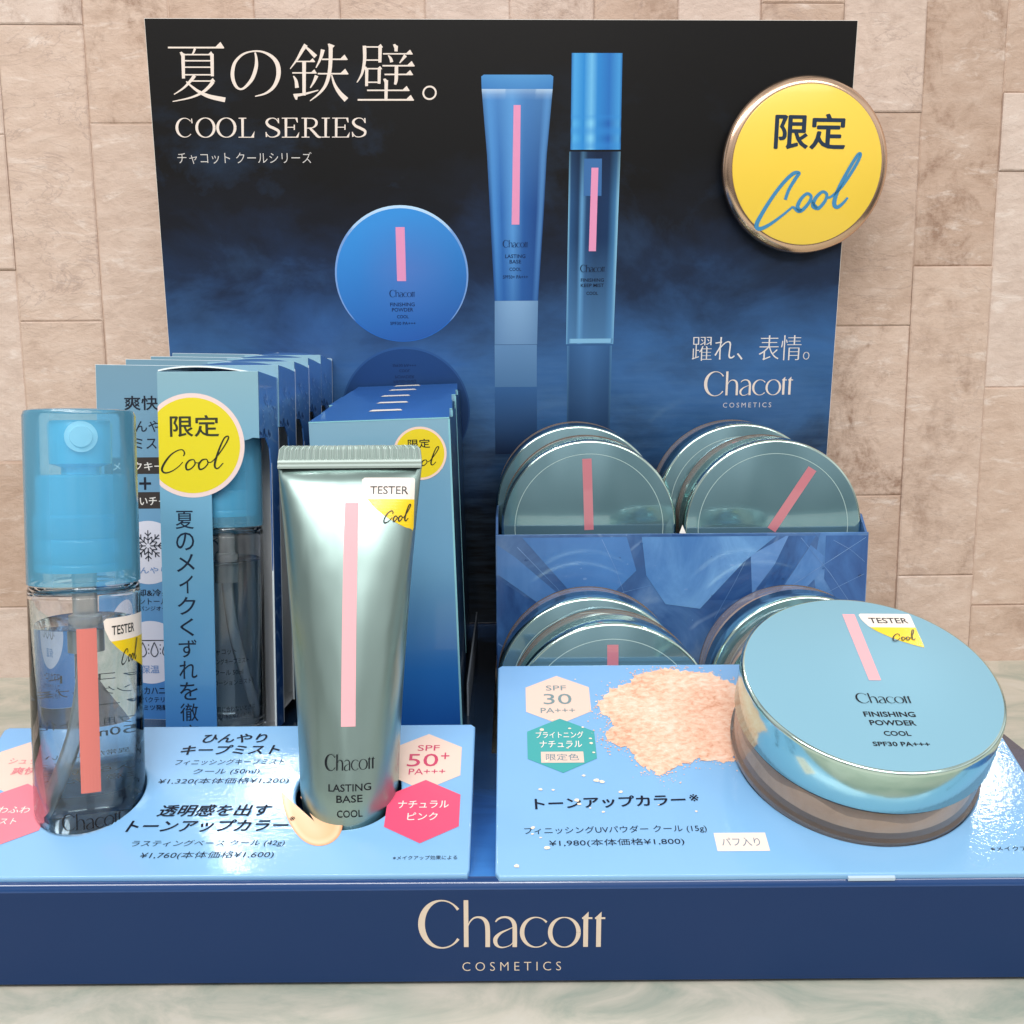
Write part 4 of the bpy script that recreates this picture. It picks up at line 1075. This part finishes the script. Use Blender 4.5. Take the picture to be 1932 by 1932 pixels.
GT = lin(126, 152, 158); TEAL = lin(66, 172, 174)
badge_hex(rpn, 1.404, 6.534, BLUSH, [('SPF', 1.363, 7.083, 0.642, 0.245, GT, 0), ('30', 1.391, 6.543, 0.884, 0.50, GT, 0), ('PA+++', 1.379, 6.0, 1.068, 0.24, GT, 0)])
badge_hex(rpn, 1.42, 4.45, TEAL, [('ブライトニング', 1.384, 4.881, 1.436, 0.30, WH, .006), ('ナチュラル', 1.404, 4.473, 1.261, 0.29, WH, .006), ('rect', 1.424, 3.923, 1.25, 0.46, BLUSH, 0), ('限定色', 1.424, 3.921, 0.97, 0.282, lin(100, 140, 156), 0)], ZC+0.004)
pw = [(2.63, 6.25), (2.833, 6.586), (3.135, 6.995), (3.7, 7.269), (4.05, 7.75), (4.262, 7.836), (4.646, 7.978), (5.15, 8.1), (5.288, 7.97), (5.873, 7.89), (6.488, 7.737), (7.031, 7.23), (7.5, 6.5), (7.019, 5.2), (6.361, 3.716), (5.872, 3.722), (5.391, 3.785), (4.956, 3.616), (4.533, 3.505), (4.374, 3.222), (4.158, 3.112), (3.79, 3.399), (3.55, 3.805), (3.359, 4.34), (3.07, 4.373), (2.802, 4.649), (2.743, 4.958), (3.068, 5.269), (2.936, 5.72), (2.687, 5.853)]
pp = []
for i, a in enumerate(pw):
    b = pw[(i+1) % len(pw)]; L_ = math.hypot(b[0]-a[0], b[1]-a[1]); k = max(2, int(L_/0.07))
    for j in range(k):
        t_ = j/k; pp.append((a[0]+(b[0]-a[0])*t_+random.gauss(0, 0.045), a[1]+(b[1]-a[1])*t_+random.gauss(0, 0.045)))
mb = MB(); flat(mb, pp, ZC+0.006, (1, 1, 1, 1))
for k in range(620):                                  # loose grains round the heap
    a = random.choice(pw); x, y = a[0]+random.gauss(0, 0.2), a[1]+random.gauss(0, 0.2)
    if x < 7.2 and y < 8.15: flat(mb, circle(x, y, random.uniform(0.006, 0.03), 6, a0=random.random()), ZC+0.010+0.0002*(k % 20), (1, 1, 1, 1))
mb.build('powder_picture', POWDERPIC, rpn)
mb = MB()
specks = [(2.0, 3.15, .07), (2.35, 2.95, .13), (2.5, 2.9, .11), (1.1, 2.6, .06), (0.75, 2.62, .08), (3.0, 2.5, .09), (1.75, 2.2, .1), (1.8, 2.05, .08), (0.5, 1.2, .08), (0.48, 0.98, .06), (0.7, .85, .05), (0.85, .5, .13), (0.05, -.1, .10), (2.1, 5.2, .06), (1.7, 5.15, .06), (0.85, 5.1, .10), (2.3, 4.7, .06), (2.32, 4.5, .08), (2.36, 4.1, .06), (0.95, 3.75, .07), (1.2, 5.55, .05), (1.6, 4.3, .05), (2.6, 6.4, .05), (2.0, 7.5, .04), (2.45, 1.75, .06), (4.0, 2.0, .04), (5.0, 1.75, .05), (2.1, 1.9, .04)]
for k, (x, y, r) in enumerate(specks):
    flat(mb, [(x+r*random.uniform(.5, 1)*math.cos(R(45*i)), y+0.7*r*random.uniform(.5, 1)*math.sin(R(45*i))) for i in range(8)], ZC+0.018, lin(255, 236, 214))
mb.build('powder_specks', INK, rpn)
mb = MB(); box(mb, 8.55, 9.75, -0.50, -0.41, -0.16, -0.06); mb.build('tab', mat('tab_card', lin(196, 218, 236), 0.5), rc)


# ------------------------------------------------------------------ mist cartons
FLAT = []
GM = 'mist cartons in a row with tall side cards'
def make_mist_carton():
    root = thing('mist_carton', '', 'carton', group=GM)
    hw, Hc, D = 1.66, 12.4, 2.81
    # die-cut front: header, half band and round sticker edge round the window
    cx, cy, r = -0.545, 9.98, 1.72
    a0 = math.asin((10.13-cy)/r); a1 = -math.acos((0.05-cx)/r)
    outl = [(-hw, 0), (0.05, 0)]+[(cx+r*math.cos(a1+(a0-a1)*i/16), cy+r*math.sin(a1+(a0-a1)*i/16)) for i in range(17)]
    outl += [(1.30, 10.16), (1.45, 10.22), (hw, 10.2), (hw, Hc), (-hw, Hc)]
    mb = MB(); vv, ff = curve_plate(outl, [], 0.06, 0.012, 1); mb.add([(a, b, c+D) for a, b, c in vv], ff)
    fr = mb.build('front_panel', MISTF, root)
    mb = MB()
    ring_, yel_ = lin(238, 214, 208), lin(228, 212, 36)
    def seg(rr, z, c):
        pts = [(max(cx+rr*math.cos(R(4*i)), -hw+0.003), cy+rr*math.sin(R(4*i))) for i in range(90)]
        flat(mb, pts, z, c)
    seg(r-0.004, D+0.008, ring_); seg(r-0.15, D+0.012, yel_)
    text(mb, '限定', -0.46, 10.62, 1.60, 0.70, D+0.018, lin(52, 54, 34), bold=0.012)
    script_fine(mb, in_box(*COF, -0.45, 9.68, 2.25, 1.22), D+0.018, lin(44, 46, 28), 9)
    mb.build('sticker', PRINT, fr)
    mb = MB()
    for k, ch in enumerate('夏のメイクくずれを徹底的に防ぐ'):
        y = 7.53-0.715*k
        if y > 0.3: text(mb, ch, -0.86, y, 0.60 if ch not in 'くイ' else 0.46, 0.60, D+0.008, lin(30, 44, 66), bold=0.004)
    mb.build('lettering', INK, fr)
    # right side: full-height at the rear, header part reaching the front
    mb = MB(); so = [(-1.1, 0), (0, 0), (0, Hc), (-D+0.02, Hc), (-D+0.02, 10.2), (-1.9, 10.25), (-1.35, 9.9), (-1.2, 9.4)]
    vv, ff = curve_plate([(-a, b) for a, b in reversed(so)], [], 0.05, 0.01, 1)
    mb.add([(hw+c, b, a) for a, b, c in vv], [q[::-1] for q in ff]); 
    sdp = mb.build('side_panel', SPLASH, root)
    mb = MB(); fs = lambda x, y, z: (hw+0.004+z, y, x)
    rs = random.Random(5)
    for k in range(22):
        x = rs.uniform(0.1, D-0.25); y = rs.uniform(10.35, 11.75); l_ = rs.uniform(0.12, 0.5); b_ = rs.uniform(-0.25, 0.15); wv_ = rs.uniform(0.03, 0.11)
        ribbon(mb, [(x, y, 0.01), (min(D-0.1, x+l_*0.4), y+b_*0.5-0.06, wv_), (min(D-0.05, x+l_), y+b_, 0.012)], lambda a, b: (a, b), 0.002, rs.choice([lin(120, 168, 226), lin(150, 192, 238), lin(104, 152, 214)]), True, fs)
    for k in range(14):
        x = D*(k+0.5)/14; y = 10.32+0.10*math.sin(k*2.1)+rs.uniform(-.05, .05); q = rs.uniform(0.07, 0.15)
        if x < 1.3: continue
        flat(mb, [(min(D-0.03, x+q*math.cos(R(40*i))*rs.uniform(.7, 1.2)), max(10.27, y+q*math.sin(R(40*i))*rs.uniform(.6, 1))) for i in range(9)], 0.001+0.0003*k, rs.choice([lin(24, 56, 112), lin(34, 74, 138)]), fs)
    mb.build('splash_print', PRINT, sdp)
    mb = MB(); box(mb, -hw, -hw+0.05, 0, Hc, 0.05, D-0.07); mb.build('side_panel', MISTF, root)
    # pale inner sheets added to bounce light, seen through the window
    mb = MB(); box(mb, -hw+0.06, hw-0.06, 0.03, 12.0, 0.012, 0.03); box(mb, -hw+0.055, -hw+0.075, 0.03, 12.0, 0.05, D-0.1); box(mb, hw-0.075, hw-0.052, 0.03, 9.3, 0.05, 1.1); box(mb, -hw+0.06, hw-0.06, 0.02, 0.05, 0.03, D-0.1)
    mb.build('bounce_lining', INGREY, root)
    # inner edge of the window's cut, bare white board
    mb = MB(); box(mb, hw-0.045, hw+0.004, 0.0, 9.38, 1.105, 1.16); mb.build('cut_edge', EDGE, root)
    # bowed top flap, open by a slit at the front
    mb = MB(); nx, nz = 16, 8; v = []
    for j in range(nz+1):
        b = j/nz; z = 0.02+(D-0.08)*b
        for i in range(nx+1):
            a = i/nx; x = -hw+0.02+(2*hw-0.06)*a
            v.append((x, Hc+0.07+0.16*(1-b)*(1-a)**0.7+0.13*math.sin(math.pi*min(1, a*1.05)**0.8)*b-0.10*a**3, z))
    m_ = len(v); v += [(a, b-0.05, c) for a, b, c in v]
    f = []
    for j in range(nz):
        for i in range(nx):
            q = (j*(nx+1)+i, (j+1)*(nx+1)+i, (j+1)*(nx+1)+i+1, j*(nx+1)+i+1); f += [q, tuple(m_+k for k in q[::-1])]
    top_n = len(f)
    f += [((nz)*(nx+1)+i, m_+nz*(nx+1)+i, m_+nz*(nx+1)+i+1, nz*(nx+1)+i+1) for i in range(nx)]
    f += [(j*(nx+1)+nx, (j+1)*(nx+1)+nx, m_+(j+1)*(nx+1)+nx, m_+j*(nx+1)+nx) for j in range(nz)]
    mb.add(v, f); mb.m = [0]*top_n+[1]*(len(f)-top_n)
    mb.build('top_flap', [TOPBLUE, EDGE], root, smooth=50)
    # closed lid, lying flat: used by the cartons behind
    mb = MB(); mb.add([(a, Hc+0.004+max(0, 1-c/(D-0.06))*(0.10*math.sin(math.pi*(a+hw)/(2*hw))+0.09*(hw-a)/(2*hw))+0.17*math.sin(math.pi*min(1, max(0, c/(D-0.06))))*math.sin(math.pi*min(1, max(0, (a+hw)/(2*hw))))**0.7, c) for a, b, c in v[:m_]], f[:top_n:2])
    t_ = mb.build('top_flap', TOPBLUE, None, smooth=50); FLAT.append(t_.data); bpy.data.objects.remove(t_)
    # tall back panel with the wing carrying the product notes
    mb = MB(); vv, ff = curve_plate([(-4.80, 0.2), (hw, 0), (hw, Hc+0.1), (-1.2, 12.84), (-2.0, 12.86), (-4.80, 12.92)], [], 0.08, 0.01, 1); mb.add(vv, ff)
    mb.m = [0 if all(abs(vv[i][2]) < 2e-3 for i in fa) else 1 for fa in ff]
    wg = mb.build('back_panel', [WINGM, EDGE], root)
    mb = MB(); ox, oy = 9.975, 12.91; dk = lin(26, 32, 46); Zw = 0.006
    T = lambda bd, x, y, w_, h_, c=dk, bo=0.004, z=Zw+0.006: text(mb, bd, x+ox, y+oy, w_, h_, z, c, bold=bo)
    T('爽快', -13.18, -1.367, 1.2, 0.503, dk, .010); T('ひんやり', -12.99, -2.194, 1.75, 0.40, dk, .004); T('ミスト', -12.85, -2.80, 1.25, 0.393, dk, .004)
    for y in (-3.594, -4.834): flat(mb, rect(-13.0+ox, y+oy, 3.1, 0.591), Zw, lin(58, 52, 50))
    T('メイクキープ', -13.15, -3.612, 2.2, 0.30, lin(230, 226, 220), .012); T('+', -13.114, -4.23, 0.423, 0.451); T('うるおいチャージ', -13.0, -4.866, 2.6, 0.32, lin(230, 226, 220), .012)
    PALE = lin(214, 214, 226); SB = lin(120, 150, 196)
    for cyy in (-6.707, -10.316, -13.86):
        if cyy+oy > 1.2: flat(mb, circle(-13.06+ox, cyy+oy, 1.14, 48), Zw, PALE)
        else: flat(mb, [(-13.06+ox+1.14*math.cos(R(6*i)), max(0.22, cyy+oy+1.14*math.sin(R(6*i)))) for i in range(31)], Zw, PALE)
    for k in range(8):                               # snowflake
        a = R(45*k); l_ = 0.56
        P_ = lambda d, s: (-13.06+ox+d*math.cos(a)-s*math.sin(a), -6.464+oy+d*math.sin(a)+s*math.cos(a))
        I_ = lambda x, y: (x, y)
        for (d0, s0_), (d1, s1) in (((0.08, 0), (l_, 0)), ((0.2, 0), (0.32, 0.13)), ((0.2, 0), (0.32, -0.13)), ((0.36, 0), (0.47, 0.11)), ((0.36, 0), (0.47, -0.11))):
            ribbon(mb, [P_(d0, s0_)+(0.035,), P_(d1, s1)+(0.035,)], I_, Zw+0.005, dk, False)
    T('ひんやり', -13.06, -7.345, 1.3, 0.227, SB, .012)
    T('冷却&冷感', -13.061, -8.155, 1.5, 0.256, dk, .012); T('メントール', -13.069, -8.469, 1.3, 0.22); T('(プロパンジオール)', -13.05, -8.74, 1.75, 0.20)
    ribbon(mb, [(-13.6+ox, -9.88+oy, 0.03), (-12.55+ox, -9.88+oy, 0.03)], lambda x, y: (x, y), Zw+0.005, dk, False)
    for x in (-13.35, -12.93, -12.51):
        q = [(x+ox+0.0, -9.95+oy, 0.03), (x+ox+0.10, -10.18+oy, 0.03), (x+ox+0.12, -10.35+oy, 0.03), (x+ox, -10.47+oy, 0.03), (x+ox-0.12, -10.35+oy, 0.03), (x+ox-0.10, -10.18+oy, 0.03), (x+ox, -9.95+oy, 0.03)]
        ribbon(mb, q, lambda x, y: (x, y), Zw+0.005, dk)
        for yy in (-10.05, -10.2, -10.35): flat(mb, rect(x+ox-0.21, yy+oy, 0.035, 0.05), Zw+0.005, dk)
    T('保温', -13.105, -10.931, 0.66, 0.287, SB, .014)
    T('マヌカハニー', -13.1, -11.708, 1.55, 0.27, dk, .008); T('コノバクテリウム', -13.0, -12.039, 1.7, 0.202); T('ハチミツ発酵液', -13.05, -12.327, 1.6, 0.202, dk, .008)
    mb.build('lettering', INK, wg)
    return root


mc = make_mist_carton()
ML = R(84)
SX = -9.96
rows = [(12.3, 15.97, 0.0, 'front mist carton of its row with a big round yellow sticker and open window'),
        (15.12, 16.13, 0.04, 'second mist carton from the front, right behind the one with the yellow sticker'),
        (17.95, 16.22, 0.02, 'third mist carton of the row, midway between the front carton and the back panel'),
        (20.78, 16.34, 0.0, 'fourth mist carton of the row, last but one before the back panel'),
        (23.6, 16.44, 0.0, 'rearmost mist carton of the row, touching the black and blue back panel')]
for i, (y, zt, dx, lb) in enumerate(rows):
    o = mc if i == 0 else copy_tree(mc)
    o['label'] = lb; o['group'] = GM
    if i:
        for ch in o.children:
            if ch.name.startswith('top_flap'): ch.data = FLAT[0]
    up = Vector((0, math.sin(R(6)), math.cos(R(6))))
    o.location = (Vector((SX+dx, y, zt))-up*12.9)*S
    o.rotation_euler = (ML, 0, 0)
nb = make_bottle('boxed spray bottle seen through the window of the front mist carton', False)
base = Vector((SX, 12.3, 15.97))-up*12.9
nb.location = (base+up*0.12+Vector((0.06, -math.cos(R(6)), math.sin(R(6))))*1.18)*S
nb.location = (base+up*0.12+Vector((0.08, 0, 0))+Vector((0, -math.cos(R(6)), math.sin(R(6))))*1.32)*S
nb.scale = (0.85, 0.85, 1.0)
nb.rotation_euler = (R(-6), 0, 0)

# ------------------------------------------------------------------ tube cartons
GT_ = 'tube cartons in a row behind the tester tube'
def make_tube_carton():
    root = thing('tube_carton', '', 'carton', group=GT_)
    hw, Hc, D = 2.42, 11.1, 2.5
    mb = MB(); box(mb, -hw, hw, 0, Hc, 0, D)
    mb.m = [1, 0, 1, 1, 1, 1]
    sd = mat('tube_carton_side', lin(20, 50, 82), 0.3, coat=0.5, coat_rough=0.06) if 'tube_carton_side' not in bpy.data.materials else bpy.data.materials['tube_carton_side']  # side colour darkened, the shade on that face painted in
    bd = mb.build('body', [TUBEF, sd], root)
    mb = MB(); box(mb, hw-0.05, hw+0.015, 0, Hc-0.05, D-0.05, D+0.012); box(mb, -hw, hw, Hc-0.035, Hc+0.012, D-0.05, D+0.012); mb.build('fold_edge', mat('fold_edge', lin(150, 214, 226), 0.25, metal=0.3) if 'fold_edge' not in bpy.data.materials else bpy.data.materials['fold_edge'], root)
    # tucked lid rising towards the rear, with a bare white slot
    mb = MB(); v = [(-hw, Hc+0.013, D-0.03), (hw, Hc+0.013, D-0.03), (hw-0.12, Hc+0.34, 0.15), (-hw+0.12, Hc+0.34, 0.15), (hw-0.12, Hc+0.02, 0.02), (-hw+0.12, Hc+0.02, 0.02)]
    mb.add(v, [(0, 1, 2, 3), (3, 2, 4, 5), (1, 4, 2), (0, 3, 5)]); mb.build('top_flap', TUBETOP, root)
    mb = MB(); k = lambda x, z: (x, Hc+0.013+(D-0.03-z)/(D-0.18)*0.327+0.012, z)
    mb.add([k(-0.62, 0.55), k(0.62, 0.55), k(0.50, 0.18), k(-0.50, 0.18)], [(0, 1, 2, 3)]); mb.build('slot_label', WHITE, root)
    mb = MB(); cx, cy = 1.36, Hc-1.2
    flat(mb, circle(cx, cy, 0.92), D+0.014, lin(238, 208, 192)); flat(mb, circle(cx, cy, 0.84), D+0.018, lin(226, 204, 34))
    text(mb, '限定', cx-0.02, cy+0.34, 0.76, 0.31, D+0.024, lin(40, 40, 26), bold=0.010); script_fine(mb, in_box(*COF, cx-0.02, cy-0.14, 1.38, 0.72), D+0.024, lin(40, 40, 26), 11)
    mb.build('sticker', PRINT, root)
    return root


tcn = make_tube_carton()
rows = [(10.8, 14.05, -4.55, 'front tube carton of its row, a round yellow sticker at its upper corner'),
        (13.5, 14.2, -4.60, 'second tube carton from the front, right behind the one with the yellow sticker'),
        (16.2, 14.34, -4.78, 'middle tube carton of the five, its pinkish white slot showing on top'),
        (18.9, 14.48, -4.76, 'fourth tube carton from the front, last but one before the back panel'),
        (21.3, 14.58, -4.80, 'rearmost tube carton of the row, nearest the printed back panel')]
for i, (y, zt, x, lb) in enumerate(rows):
    o = tcn if i == 0 else copy_tree(tcn)
    o['label'] = lb; o['group'] = GT_
    M = Matrix.Rotation(R(87), 3, 'X') @ Matrix.Rotation(R(1.6), 3, 'Z')
    o.rotation_euler = M.to_euler()
    o.location = (Vector((x, y, zt))-M @ Vector((0, 11.1, 2.5)))*S
bpy.context.view_layer.update()
